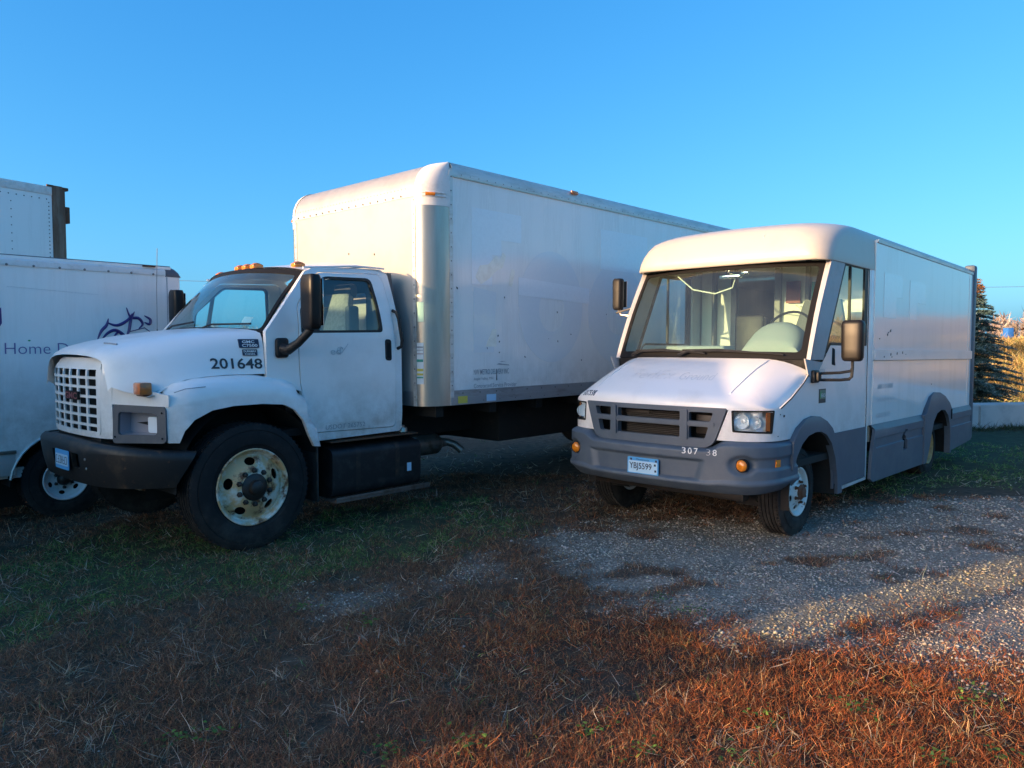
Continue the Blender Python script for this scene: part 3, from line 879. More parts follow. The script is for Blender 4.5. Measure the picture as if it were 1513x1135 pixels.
# overhead wire and its two poles
wire = bpy.data.objects.new('overhead_wire', None)
wire = MB()
def wpt(f): return (-48 + 96 * f, -(46 + 3 * f), 6.7 - .9 * (1 - (2 * f - 1) ** 2) - .9 * f)
wire.tube([wpt(i / 24) for i in range(25)], .012, 5)
o = wire.build('overhead_wire', M['wire'])
tag(o, 'thin overhead wire crossing the sky behind the trucks', 'wire')
for f, lab in ((0, 'wooden pole carrying the left end of the overhead wire'), (1, 'wooden pole carrying the right end of the overhead wire')):
    x, y, z = wpt(f)
    r = bpy.data.objects.new('utility_pole', None); col.objects.link(r); r.location = (x, -y, 0); tag(r, lab, 'pole', 'utility poles')
    b_ = MB(); b_.lathe((0, 0, 0), [(.16, -.3), (.13, z + .5), (0, z + .52)], 12, 'z'); b_.build('post', M['rust'], r)
    b_ = MB(); b_.box(-.06, .06, -.9, .9, z - .06, z + .06); b_.build('crossarm', M['rust'], r)

# ------------------------------------------------------------------ wheel builder shared by every vehicle
def wheel(parent, s, t, z, rt, wt, rr, rimmat, sg=1, style='steer', lugs=10, holes=5, lugr=.14, label=None, dish=0.0, hubmat=None):
    """t = plane of the outer sidewall; sg=+1 faces the near side"""
    w = empty('wheel', (0, 0, 0)); w.rotation_euler = (0, 0, 0); w.parent = parent
    if label: w['label'] = label
    b = MB()
    c = (s, t, z)
    rb = rr - .005
    prof = [(rb, -wt * .92), (rb + .02, -wt * .98), (rt - .07, -wt), (rt - .02, -wt * .95), (rt - .004, -wt * .88)]
    # tread grooves
    m = 5
    for k in range(m):
        a = .12 + .76 * k / m
        prof += [(rt, -wt * (1 - a)), (rt, -wt * (1 - a - .11)), (rt - .012, -wt * (1 - a - .115)), (rt - .012, -wt * (1 - a - .15))]
    prof += [(rt, -wt * .10), (rt - .004, -wt * .07), (rt - .018, -.012), (rt - .05, .0), (rt - .052, -.004), (rt - .06, -.004), (rt - .062, .002), ((rt + rb) / 2, .010), (rb + .045, .006), (rb + .042, .001), (rb + .02, -.004), (rb, -.012)]
    b.lathe(c, prof, 64, 't', sg)
    # tread blocks: sipes cut by thin ribs
    for k in range(72):
        a = 2 * math.pi * k / 72
        for tt in (-wt * .14, -wt * .86):
            p = Vector((s + (rt + .002) * math.cos(a), t + sg * tt, z + (rt + .002) * math.sin(a)))
            e = Vector((-math.sin(a), 0, math.cos(a))); rr_ = Vector((math.cos(a), 0, math.sin(a)))
            vs = []
            for du in (-.008, .008):
                for dt in (-wt * .07, wt * .07):
                    for dr in (-.01, .004):
                        q = p + e * du * (rt / .5) + Vector((0, dt, 0)) + rr_ * dr
                        vs.append(b.v(q))
            for qd in [(0, 1, 3, 2), (4, 6, 7, 5), (0, 4, 5, 1), (2, 3, 7, 6), (1, 5, 7, 3)]:
                b.f([vs[i] for i in qd])
    b.build('tyre', M['rubber'], w, ang=50)
    b = MB()
    b.lathe(c, [(rb - .03, -wt * .9), (rb + .004, -wt * .9), (rb - .02, -wt * .8), (rb - .03, -.06), (rb - .008, -.02), (rb + .008, -.008), (rb + .010, .004), (rb + .002, .008), (rb - .010, .002), (rb - .022, -.03), (rb - .035, -.035), (rb - .04, -.06)], 56, 't', sg)
    # disc with hand holes
    R1 = rb - .03
    if style == 'steer':
        f = lambda r: interp(r, [(0, .02), (R1 * .45, .02), (R1 * .60, .012), (R1 * .72, -.005), (R1 * .9, -.038), (R1, -.05)])
    elif style == 'small':
        f = lambda r: interp(r, [(0, .025), (R1 * .42, .025), (R1 * .55, .0), (R1 * .8, -.012), (R1, -.03)])
    else:
        f = lambda r: interp(r, [(0, -dish), (R1 * .62, -dish), (R1 * .85, -dish * .8), (R1, -dish * .5)])
    hr = .77 if style != 'deep' else .80
    hs_ = []
    for k in range(holes):
        a = 2 * math.pi * (k + .32) / holes
        ru, rv = (R1 * .17, R1 * .115)
        cc = []
        for j in range(14):
            q = 2 * math.pi * j / 14
            u = R1 * hr + rv * math.cos(q); v = ru * math.sin(q)
            cc.append((u * math.cos(a) - v * math.sin(a), u * math.sin(a) + v * math.cos(a)))
        hs_.append(cc)
    hub = R1 * .36
    b.plate(circ(0, 0, R1, n=48), hs_ + [circ(0, 0, hub, n=24)], lambda u, v, d: (s + u, t + sg * (f(math.hypot(u, v)) + d), z + v), .008,
            cu=lin(-R1 * .92, R1 * .92, 14), cv=lin(-R1 * .92, R1 * .92, 14))
    b.build('rim', rimmat, w, ang=45)
    b = MB(); b.lathe(c, [(0, -wt * .55), (R1 + .01, -wt * .55), (R1 + .01, -wt * .5), (0, -wt * .5)], 32, 't', sg)
    b.build('brake_drum', M['void'], w)
    # hub
    b = MB()
    if style == 'steer': pr = [(hub + .012, -.03), (hub + .012, .022), (hub - .006, .036), (hub * .62, .040), (hub * .55, .075), (hub * .38, .085), (0, .088)]
    elif style == 'small': pr = [(hub + .006, -.03), (hub + .006, .03), (hub * .8, .04), (hub * .7, .055), (hub * .3, .06), (0, .062)]
    else: pr = [(hub + .006, -dish - .02), (hub + .004, -dish + .02), (hub * .8, -dish + .05), (hub * .5, -dish + .06), (0, -dish + .062)]
    b.lathe(c, pr, 28, 't', sg)
    b.build('hub', hubmat or M['hub_dark'], w, ang=35)
    for k in range(lugs):
        a = 2 * math.pi * (k + .5) / lugs
        r = R1 * (.50 if style != 'deep' else .50)
        cc = (s + r * math.cos(a), t + sg * f(r), z + r * math.sin(a))
        b = MB()
        lr = .017 if rr > .25 else .013
        b.lathe(cc, [(lr * 1.35, -.002), (lr * 1.35, .006), (lr, .007), (lr, .026), (lr * .6, .032), (0, .032)], 6, 't', sg)
        b.build('lug_nut', hubmat or M['hub_dark'], w, ang=20)
    return w

# ------------------------------------------------------------------ the big white box truck
T1 = empty('box_truck', (-2.914, 6.751, 0), 42.8, 0.2)
tag(T1, 'white box truck with black bumper, rusty front wheel and number 201648 on its hood', 'truck')
bez = lambda z: 1.05 - (.13 * max(0, (z - 1.72) / .6) ** 1.4 if z > 1.72 else 0) - (.02 * max(0, (1.0 - z) / .2) if z < 1.0 else 0)
def side(sg, off=0.0):
    return lambda s, z, d: (s, sg * (bez(z) + off + d), z)
zc = lin(.9, 2.3, 15); sc = lin(.3, 1.5, 7)
# side shells with the door cut out
shell = [(.19, 1.36), (.19, 1.755), (.635, 2.285), (.74, 2.325), (1.10, 2.345), (1.46, 2.355), (1.535, 2.31), (1.565, 2.0), (1.60, 1.6), (1.605, .84), (1.58, .815), (.60, .80), (.585, 1.22)]
door = fillet([(.60, .875), (1.525, .858), (1.535, 1.60), (1.50, 2.0), (1.455, 2.312), (.745, 2.285), (.50, 1.985), (.487, 1.60), (.50, 1.30)], [.03, .05, .1, .1, .07, .06, .05, .05, .05])
win = fillet([(.515, 1.742), (1.385, 1.757), (1.372, 1.95), (1.325, 2.262), (.795, 2.250), (.525, 1.95)], [.02, .04, .1, .06, .07, .03])
door_in = [(p[0] + (.006 if p[0] < 1 else -.006), p[1] + (.006 if p[1] < 1.5 else -.006)) for p in door]
for sg in (1, -1):
    b = MB(); b.plate(shell, [door], side(sg), .045, cu=sc, cv=zc)
    b.build('cab_side', M['white'], T1)
    dr = MB(); dr.plate(door_in, [win], side(sg, .006), .04, cu=sc, cv=zc)
    d_ = dr.build('door', M['white'], T1)
    b = MB(); b.plate(win, [fillet([(p[0] + (.028 if p[0] < 1 else -.028), p[1] + (.022 if p[1] < 2 else -.022)) for p in [(.515, 1.742), (1.385, 1.757), (1.372, 1.95), (1.325, 2.262), (.795, 2.250), (.525, 1.95)]], .04)], side(sg, .004), .02, cv=zc, cu=sc)
    b.build('window_seal', M['black'], d_)
    b = MB(); b.plate(win, [], side(sg, -.012), 0, cv=zc); b.build('window_glass', M['glass_side'], d_)
    b = MB(); b.plate([(.66, 1.75), (.70, 1.75), (.735, 2.2), (.70, 2.2)], [], side(sg, .0), .02, cv=zc); b.build('window_divider', M['black'], d_)
    # door handle and its dark recess
    b = MB(); b.plate(fillet([(1.405, 1.495), (1.475, 1.49), (1.47, 1.69), (1.40, 1.695)], .028), [fillet([(1.42, 1.515), (1.46, 1.51), (1.455, 1.66), (1.416, 1.665)], .015)], side(sg, .012), .012)
    b.build('handle_frame', M['black'], d_)
    b = MB(); b.plate(fillet([(1.42, 1.51), (1.462, 1.505), (1.458, 1.67), (1.414, 1.672)], .015), [], side(sg, .008), .003); b.build('handle', M['void'], d_)
    # grab rail behind the door
    b = MB(); b.tube([(1.525, sg * (bez(1.95) + .0), 1.965), (1.53, sg * (bez(1.95) + .05), 1.945), (1.545, sg * (bez(1.9) + .055), 1.89), (1.565, sg * (bez(1.7) + .055), 1.68), (1.565, sg * (bez(1.63) + .045), 1.625), (1.555, sg * 1.05, 1.605)], .016, 8)
    b.build('grab_handle', M['black'], T1)
    b = MB(); b.box(1.43, 1.57, sg * 1.057, sg * 1.063, .93, 1.62) if False else b.plate([(.60, .955), (1.53, .935), (1.53, .945), (.60, .965)], [], side(sg, .009), .004)
    b.build('door_crease', M['white'], d_)

# roof
def sf_roof(a): return .50 + .15 * a * a
rows = []
for i in range(9):
    f = i / 8; row = []
    for j in range(25):
        a = -1 + 2 * j / 24
        s_ = sf_roof(a) * (1 - f) + 1.52 * f
        edge = 2.292 + .062 * min(1, f * 1.6)
        crown = (.055 + .03 * math.sin(min(1, f * 1.3) * math.pi / 2)) * (1 - abs(a) ** 4)
        row.append((s_, a * .925, edge + crown - (.03 * max(0, f - .85) / .15)))
    rows.append(row)
b = MB(); b.grid(rows); bmesh.ops.solidify(b.bm, geom=b.bm.faces[:], thickness=.02)
b.build('roof', M['white'], T1)
for a in (-.98, .98):
    b = MB(); b.tube([(sf_roof(1) - .02 + k * .11, a * .93, 2.315 + .052 * min(1, k / 5)) for k in range(9)], .010, 6); b.build('roof_drip_rail', M['white'], T1)
# windscreen: glass in a broad black border
def WS(a, v, d):
    bs = Vector((.02 + .17 * a * a, .985 * a, 1.775 - .03 * a * a)); tp = Vector((.485 + .155 * a * a, .895 * a, 2.345 - .055 * a * a))
    p = bs.lerp(tp, v); bul = .05 * math.sin(v * math.pi) * (1 - a * a * .6)
    return (p.x - bul * .75 - d * .8, p.y, p.z + bul * .55 + d * .6)
au, av = lin(-.95, .95, 19), lin(.1, .9, 7)
b = MB(); b.plate(rect(-1.0, 1.0, 0, 1.0), [fillet([(-.97, .04), (.97, .04), (.965, .92), (-.965, .92)], .06)], WS, .012, cu=au, cv=av); wsf = b.build('windscreen_border', M['frit'], T1)
b = MB(); b.plate(rect(-.985, .985, .01, .99), [], lambda a, v, d: WS(a, v, d - .004), 0, cu=au, cv=av); b.build('windscreen', M['glass_truck'], T1)
b = MB(); b.plate([(.70, .10), (.80, .10), (.80, .22), (.70, .22)], [], lambda a, v, d: WS(a, v, d - .02), .002); b.build('windscreen_sticker', M['sticker_white'], T1)
for a0 in (-.55, .25):
    b = MB(); b.tube([WS(a0, -.02, .03), WS(a0 + .15, .05, .03), WS(a0 + .62, .09, .022)], .009, 6); b.build('wiper', M['black'], T1)
# cab rear wall, floor, cowl, dash and seats
b = MB(); b.plate([(-.99, .85), (.99, .85), (1.02, 1.7), (.90, 2.33), (-.90, 2.33), (-1.02, 1.7)], [rect(-.55, .55, 1.72, 2.16, .05)], lambda t, z, d: (1.56 + .0 * z - d, t, z), .04)
b.build('cab_rear_wall', M['interior'], T1)
b = MB(); b.box(-.1, 1.55, -.98, .98, .86, .92); b.build('cab_floor', M['dark'], T1)
b = MB(); b.grid([[(.10 + .09 * a * a, a * .98, 1.765 - .03 * a * a) for a in lin(-1, 1, 15)], [(.30 + .09 * a * a, a * .98, 1.78 - .03 * a * a) for a in lin(-1, 1, 15)], [(.55, a * .96, 1.73) for a in lin(-1, 1, 15)], [(.60, a * .96, 1.4) for a in lin(-1, 1, 15)]])
b.build('dashboard', M['interior'], T1)
b = MB(); b.lathe((0, 0, 0), [(.205, 0)], 3) if False else None
def steering(parent, c, tilt, r=.21, mat='black'):
    st = MB(); pts = []
    for k in range(29):
        a = 2 * math.pi * k / 28
        u, v = r * math.cos(a), r * math.sin(a)
        pts.append((c[0] + v * math.sin(tilt), c[1] + u, c[2] + v * math.cos(tilt)))
    st.tube(pts, .013, 6, cap=False)
    for a in (R(-20), R(200), R(270)):
        u, v = r * math.cos(a), r * math.sin(a)
        st.tube([(c[0] + .02, c[1], c[2]), (c[0] + v * math.sin(tilt), c[1] + u, c[2] + v * math.cos(tilt))], .012, 6)
    st.tube([(c[0], c[1], c[2]), (c[0] - .28, c[1], c[2] - .25)], .03, 8)
    return st.build('steering_wheel', M[mat], parent)
steering(T1, (.78, .45, 1.72), R(38))
def seat(parent, s, t, z, hh=.72, mat='seat_grey', w=.25):
    r_ = MB()
    rows = []
    for k in range(9):
        f = k / 8
        ww = w * (1 - .30 * max(0, f - .6) / .4)
        dd = .07
        c0 = s + .16 * f
        rows.append([(c0 + dd * math.cos(q) * .9, t + ww * max(-1, min(1, 1.25 * math.sin(q))), z + hh * f) for q in lin(0, 2 * math.pi * 15 / 16, 16)])
    r_.grid(rows, closed=True, capends=True)
    o = r_.build('seat_back', M[mat], parent)
    c = MB(); c.box(s - .48, s + .05, t - w, t + w, z - .10, z + .06, .05, 3); c.build('seat_cushion', M[mat], parent)
    # lighter worn panel and dark wings are one cover here
    return o
seat(T1, 1.22, .42, 1.42, w=.19); seat(T1, 1.22, -.42, 1.42, w=.19)
for t_ in (.42, -.42):
    b = MB(); b.box(1.27, 1.40, t_ - .25, t_ - .17, 1.45, 2.02, .03); b.build('seat_wing', M['interior'], T1)
    b = MB(); b.box(1.27, 1.40, t_ + .17, t_ + .25, 1.45, 2.02, .03); b.build('seat_wing', M['interior'], T1)
    b = MB(); b.box(1.36, 1.46, t_ - .15, t_ + .15, 2.10, 2.24, .04); b.build('headrest', M['interior'], T1)

# marker lights on the roof
for a in (-.78, -.16, 0.0, .16, .78):
    s_ = sf_roof(a) + .10
    z_ = 2.30 + .062 * .2 + .06 * (1 - abs(a) ** 4) + .005
    b = MB(); rows = []
    for k in range(7):
        f = k / 6; h = .022 * math.sin(f * math.pi) ** .6 + .001
        rows.append([(s_ - .045 + .105 * f, a * .925 + .036 * math.cos(q), z_ + .012 + h * math.sin(q)) for q in lin(0, math.pi, 9)])
    b.grid(rows); b.box(s_ - .045, s_ + .06, a * .925 - .034, a * .925 + .034, z_ - .02, z_ + .014, .005)
    b.build('marker_light', M['amber'], T1)

# hood
ZC = [(-.96, 1.50), (-.915, 1.555), (-.84, 1.605), (-.67, 1.655), (-.45, 1.70), (-.20, 1.735), (.05, 1.76), (.24, 1.775)]
TC = [(-.96, .60), (-.9, .64), (-.8, .70), (-.5, .78), (0, .92), (.24, .985)]
ZB = [(-.96, 1.36), (-.78, 1.27), (-.66, 1.29), (-.55, 1.34), (-.45, 1.378), (-.2, 1.405), (.24, 1.405)]
TB = [(-.96, .66), (-.85, .80), (-.7, .93), (-.5, .985), (0, 1.015), (.24, 1.045)]
def hood_row(s_):
    zc_, tcv, zb, tb = interp(s_, ZC), interp(s_, TC), interp(s_, ZB), interp(s_, TB)
    pts = [(0, zc_ + .035), (.3 * tcv, zc_ + .033), (.6 * tcv, zc_ + .024), (.85 * tcv, zc_ + .006), (.95 * tcv, zc_ - .012), (tcv, zc_ - .032), (tcv + .35 * (tb - tcv), zc_ - .075), (tcv + .55 * (tb - tcv), zc_ - .13)]
    for f in (.3, .55, .8, 1): pts.append((tcv + (.55 + .45 * f) * (tb - tcv), (zc_ - .13) * (1 - f) + zb * f))
    return pts
rows = []
for s_ in [-.90, -.87, -.83, -.76, -.67, -.56, -.45, -.3, -.15, 0, .1, .185]:
    h = hood_row(s_)
    bow = lambda t: -.035 * (1 - min(1, abs(t) / .62) ** 2) * max(0, (-.7 - s_) / .2)
    rows.append([(s_ + bow(t), -t, z) for t, z in h[::-1]] + [(s_ + bow(t), t, z) for t, z in h[1:]])
h0 = rows[0]
lip = [(p[0] - .018, p[1] * .985, p[2] - .03) for p in h0]
rows = [lip] + rows
b = MB(); b.grid(rows); bmesh.ops.solidify(b.bm, geom=b.bm.faces[:], thickness=.012)
hood = b.build('hood', M['white'], T1, ang=50)
b = MB(); b.tube([(-.78, .28, 1.632 + .028), (-.765, .50, 1.625 + .024)], .008, 6); b.build('hood_seam', M['ink_soft'], hood)

# front fascia
FP = Plan([(-.945, 0), (-.94, .2), (-.925, .4), (-.90, .56), (-.85, .66), (-.76, .84), (-.65, 1.08), (-.56, 1.15), (-.3, 1.15)])
q62 = FP.qt(.64); q108 = FP.qt(1.09)
def FF(off=0.0):
    def f(q, z, d):
        s_, t_ = FP.at(q, d + off - .05 * max(0, (z - 1.44)) / .1 * (1 if abs(q) < .7 else .3))
        return (s_, t_, z)
    return f
cells = []
for r_ in range(7):
    z0 = 1.452 - r_ * .0735
    for c_ in range(6):
        q0 = -.505 + c_ * .172
        top = z0 + .003; bot = z0 - .050 if r_ < 6 else z0 - .034
        cells.append(fillet([(q0 - .008, bot), (q0 + .13, bot), (q0 + .13, top), (q0 - .008, top)], .008, 2))
grille_o = rect(-.54, .535, .955, 1.50, .03)
b = MB(); b.plate([(-q62, .93), (q62, .93), (q62, 1.50), (.40, 1.545), (-.40, 1.545), (-q62, 1.50)], [grille_o], FF(), .03, cu=lin(-.6, .6, 15), cv=lin(1.0, 1.5, 6))
b.build('nose_panel', M['white'], T1)
b = MB(); b.plate([(p[0] * .995, p[1]) for p in grille_o], cells, FF(.004), .012, cu=lin(-.45, .45, 7))
gr_ = b.build('grille', M['white'], T1)
b = MB(); b.plate(rect(-.53, .53, .96, 1.49), [], FF(-.09), .02, cu=lin(-.4, .4, 5)); b.build('radiator', M['void'], T1)
b = MB(); b.plate(rect(-.07, .20, 1.212, 1.278, .01), [], FF(.022), .02, cu=[0, .1]); em = b.build('emblem_backing', M['dark'], gr_)
text('GMC', gr_, M['badge_red'], lambda x, y: FF(.026)(-.065 + x, 1.218 + y, 0), .26, .054, bold=.03, name='emblem')
# headlamp bezels
for sg in (1, -1):
    g = lambda off=0.0: (lambda q, z, d, sg=sg, off=off: FF(off)(sg * q, z, d))
    tilt = lambda q: 0
    bo = fillet([(q62 + .005, .90), (q108, .915), (q108, 1.185), (q62 + .02, 1.195)], .035)
    bi = fillet([(q62 + .055, .965), (q108 - .075, .975), (q108 - .075, 1.135), (q62 + .065, 1.14)], .03)
    b = MB(); b.plate(bo, [bi], g(.012), .05, cu=lin(q62, q108, 6)); bz = b.build('headlamp_bezel', M['lamp_bezel'], T1)
    b = MB()
    def cav(q, z, d, sg=sg): return FF(.0)(sg * q, z, d)
    o_, i_ = bi, [((p[0] - .9) * .92 + .9, (p[1] - 1.055) * .86 + 1.055) for p in bi]
    n_ = len(bi)
    vo_ = [b.v(FF(-.01)(sg * p[0], p[1], 0)) for p in o_]; vi_ = [b.v(FF(-.10)(sg * p[0], p[1], 0)) for p in i_]
    for k in range(n_): b.f([vo_[k], vo_[(k + 1) % n_], vi_[(k + 1) % n_], vi_[k]])
    b.f(vi_)
    b.build('headlamp_housing', M['lamp_cavity'], bz, recalc=True)
    b = MB(); b.plate(rect(q108 - .20, q108 - .09, .985, 1.105, .02), [], g(-.03), .05); b.build('headlamp', M['reflector'], bz)
    b = MB(); b.plate([(q108 - .33, 1.055), (q108 - .2, 1.035), (q108 - .2, 1.068)], [], g(-.06), .02); b.build('bulb_stem', M['dark'], bz)
    for (qq, zz) in ((q108 - .03, 1.14), (q108 - .03, .95), (q62 + .03, .95)):
        b = MB(); p = FF(.014)(sg * qq, zz, 0); b.dome(p, (-1, .3 * sg, 0), .009); b.build('bezel_screw', M['void'], bz)
    # fascia strip above lamp joins hood
    b = MB(); b.plate([(q62, 1.195), (q108 + .02, 1.185), (q108 + .02, 1.27), (q62 + .18, 1.33), (q62, 1.46)], [], g(0), .02, cu=lin(q62, q108, 6)); b.build('lamp_brow', M['white'], T1)
    # amber side marker
    b = MB(); b.box(-.79, -.70, sg * .86, sg * .99, 1.275, 1.365, .012, 2); b.build('turn_signal', M['amber_old'], T1)
    b = MB(); b.box(-.76, -.62, sg * .80, sg * .97, 1.262, 1.29, .006); b.build('turn_signal_base', M['rust'], T1)

# fenders
FZT = [(-.70, 1.26), (-.55, 1.355), (-.4, 1.385), (-.2, 1.40), (.1, 1.405), (.25, 1.375), (.39, 1.352), (.47, 1.28), (.54, 1.18), (.59, 1.03), (.64, .88)]
arch_in = [(-.566, .912), (-.531, 1.002), (-.462, 1.077), (-.321, 1.142), (-.148, 1.166), (.095, 1.168), (.286, 1.151), (.384, 1.103), (.467, 1.007), (.516, .881), (.567, .777)]
out_ = [(-.635, .915), (-.645, 1.19), (-.625, 1.30), (-.55, 1.352), (-.4, 1.383), (-.2, 1.398), (.07, 1.404), (.226, 1.372), (.389, 1.349), (.472, 1.278), (.539, 1.184), (.589, 1.028), (.639, .885), (.628, .77)]
for sg in (1, -1):
    def fs(s_, z, d, sg=sg):
        zt = interp(s_, FZT); h = max(0, min(1, (zt - z) / .15))
        t_ = 1.0 + .15 * math.sqrt(max(0, 1 - (1 - h) ** 2))
        t_ -= .10 * max(0, (-.50 - s_) / .2) ** 1.3
        return (s_, sg * (t_ + d), z)
    b = MB(); b.plate(out_ + arch_in[::-1], [], fs, .035, cu=lin(-.62, .6, 14), cv=lin(.85, 1.38, 16))
    b.build('fender', M['white'], T1, ang=55)
    b = MB()   # shelf between hood side and fender
    b.grid([[(s_, sg * 0.80, interp(s_, FZT) + .002), (s_, sg * .95, interp(s_, FZT) + .002), (s_, sg * 1.004, interp(s_, FZT) - .002)] for s_ in (-.74, -.66, -.6, -.5, -.3, -.1, .1, .22, .36)])
    b.build('fender_top', M['white'], T1)
    # inner liner of the wheel arch
    b = MB(); b.grid([[(.03 + (.62) * math.cos(a), sg * t_, .52 + .66 * math.sin(a)) for a in lin(0, math.pi, 15)] for t_ in (.55, 1.09)]); b.grid([[(s_, sg * .55, z) for z in (.4, 1.3)] for s_ in (-.6, .65)])
    b.build('wheel_arch_liner', M['void'], T1)
    b = MB(); b.box(.62, .635, sg * .78, sg * 1.10, .28, .80, .003); b.build('mudflap', M['mud'], T1)
    # step and tank
    if sg > 0:
        b = MB()
        prof = fillet([(.78, .27), (1.06, .27), (1.07, .70), (.70, .76)], [.10, .10, .06, .05], 5)
        b.grid([[(s_, t_, z) for t_, z in prof] for s_ in (.80, .815, 1.3, 1.80, 1.815)], closed=True, capends=True)
        tk = b.build('fuel_tank', M['black'], T1)
        for s_ in (1.05, 1.5):
            b = MB(); b.grid([[(s_ + ds, (t_ - .92) * 1.02 + .92, (z - .5) * 1.02 + .5) for t_, z in prof] for ds in (0, .05)], closed=True); b.build('tank_strap', M['bumper_black'], tk)
        b = MB(); b.box(.80, 1.80, .74, 1.05, .768, .782, .004)
        for i in range(26):
            for j in range(3):
                b.box(.84 + i * .036, .852 + i * .036, .80 + j * .08, .85 + j * .08, .782, .789)
        b.build('step_plate', M['rust'], T1)
        b = MB(); b.box(.78, 1.86, .96, 1.15, .245, .262, .003); b.box(.78, 1.86, 1.135, 1.15, .262, .292, .003)
        for i in range(29): b.box(.79 + i * .037, .80 + i * .037, .97, 1.13, .262, .270)
        b.build('lower_step', pbr('step_brown_metal', (.16, .12, .10), .6, .4, var=(12, (.09, .05, .03), .45, .7)), T1)
        b = MB(); b.lathe((1.70, .92, .76), [(.0, .07), (.05, .07), (.055, .06), (.055, 0)], 16, 'z'); b.lathe((1.70, .92, .80), [(.03, .03), (.03, .05), (0, .055)], 10, 'z'); b.build('fuel_cap', M['aluminium'], T1)
        b = MB(); b.box(1.812, 1.818, .90, .99, .62, .72); b.build('tank_label', M['plate_white'], T1)
        b = MB(); b.box(1.64, 1.69, 1.068, 1.073, .42, .50); b.build('tank_label', M['plate_white'], T1)
# bumper
BP = Plan([(-1.055, 0), (-1.05, .3), (-1.015, .6), (-.93, .84), (-.80, 1.0), (-.62, 1.12), (-.45, 1.165)])
qe = BP.q[-1]
def bumper_fn(q, v, d):
    k = abs(q) / qe
    ztop = .925 - .085 * k ** 1.5; zbot = .575 + .0 * k
    z = zbot + (ztop - zbot) * v
    taper = .05 * (1 - v) ** 2 + .035 * max(0, (v - .85) / .15) ** 2
    q2 = q * (1 - .11 * (1 - v))
    s_, t_ = BP.at(q2, d - taper)
    return (s_, t_, z)
b = MB(); b.plate(rect(-qe, qe, 0, 1), [rect(-.165, -.055, .36, .68), rect(.305, .43, .36, .70)], bumper_fn, .03, cu=lin(-qe * .96, qe * .96, 31), cv=lin(.08, .94, 9))
bmp = b.build('bumper', M['bumper_black'], T1, ang=50)
b = MB(); b.plate(rect(-.2, .46, .3, .75), [], lambda q, v, d: bumper_fn(q, v, d - .05), .01, cu=[0, .2]); b.build('tow_opening_back', M['void'], bmp)
b = MB(); b.fgrid(lambda q, v, d: (BP.at(q, -.03 - .16 * v)[0], BP.at(q, -.03 - .16 * v)[1], .915 - .085 * (abs(q) / qe) ** 1.5), lin(-qe, qe, 33), [0, 1], 0); b.build('bumper_top', M['bumper_black'], bmp)
for (q_, v_) in ((.55, .62), (.56, .40)):
    b = MB(); b.dome(bumper_fn(q_, v_, .004), (-1, .2, 0), .012); b.build('bumper_bolt', M['aluminium'], bmp)
PL = lambda off: (lambda x, y, d=0: (BP.at(-.025 + x, .012 + off + d)[0], BP.at(-.025 + x, .012 + off + d)[1], .672 + y))
b = MB(); b.plate(rect(0, .305, 0, .152, .012), [], PL(0), .004, cu=[.1, .2]); pl = b.build('licence_plate', M['plate_blue'], T1)
b = MB(); b.plate(rect(.012, .293, .028, .118, .01), [], PL(.002), .001, cu=[.1, .2]); b.build('plate_field', M['plate_white'], pl)
text('YB 46281', pl, M['plate_ink'], lambda x, y: PL(.0045)(.03 + x, .042 + y), .245, .062, name='plate_number') if False else None
# (the characters on this plate cannot be read in the photograph: only blurred dark strokes)
b = MB()
for i in range(6):
    x = .03 + i * .042
    for seg_ in random.sample([(0, .005, 0, .06), (.025, .03, 0, .06), (0, .03, 0, .006), (0, .03, .054, .06), (0, .03, .027, .033)], 3):
        b.plate(rect(x + seg_[0], x + seg_[1], .043 + seg_[2], .043 + seg_[3]), [], PL(.004), .001)
b.build('plate_strokes', M['plate_ink'], pl)

# badges and numbers
HS = lambda s0, z0, off=.006: (lambda x, y, d=0: (s0 + x, None, z0 + y))
def hood_side_t(s_, z):
    h = hood_row(s_)[5:]
    for (t0, z0), (t1, z1) in zip(h, h[1:]):
        if z <= z0 and z >= z1: return t0 + (t1 - t0) * (z0 - z) / max(1e-6, z0 - z1)
    return h[-1][0]
def on_hood(s0, z0, slope=0.0, off=.006):
    def f(x, y, d=0):
        s_ = s0 + x; z = z0 + y + slope * x
        return (s_, hood_side_t(s_, z) + off + d, z)
    return f
b = MB(); b.plate(rect(0, .155, 0, .072, .008), [], on_hood(-.005, 1.618, 0, .012), .012, cu=[.05, .1], cv=[.03]); bd = b.build('model_badge', M['badge_black'], T1)
text('GMC', bd, M['sticker_white'], lambda x, y: on_hood(.02, 1.657, 0, .014)(x, y), .095, .022, bold=.02)
text('C7500', bd, M['sticker_white'], lambda x, y: on_hood(.015, 1.626, 0, .014)(x, y), .12, .024, bold=.02)
b = MB(); b.plate(rect(0, .115, 0, .05, .006), [], on_hood(.015, 1.556, 0, .012), .01, cu=[.05], cv=[.02]); bd = b.build('engine_badge', M['badge_black'], T1)
text('DURAMAX', bd, M['sticker_white'], lambda x, y: on_hood(.022, 1.582, 0, .014)(x, y), .10, .017, bold=.02)
text('DIESEL', bd, M['sticker_white'], lambda x, y: on_hood(.03, 1.562, 0, .014)(x, y), .085, .013, bold=.01)
text('201648', T1, M['ink'], on_hood(-.245, 1.455, -.02, .005), .41, .085, bold=.016, label='black fleet number on the hood side')
text('USDOT 265752', T1, M['ink_soft'], lambda x, y: side(1, .011)(.745 + x, .895 + y, 0), .42, .040, bold=-.004)
text('ed', T1, M['ink_faint'], lambda x, y: side(1, .010)(.80 + x, 1.555 + y, 0), .11, .06, bold=.01, label='faint remains of lettering on the door')
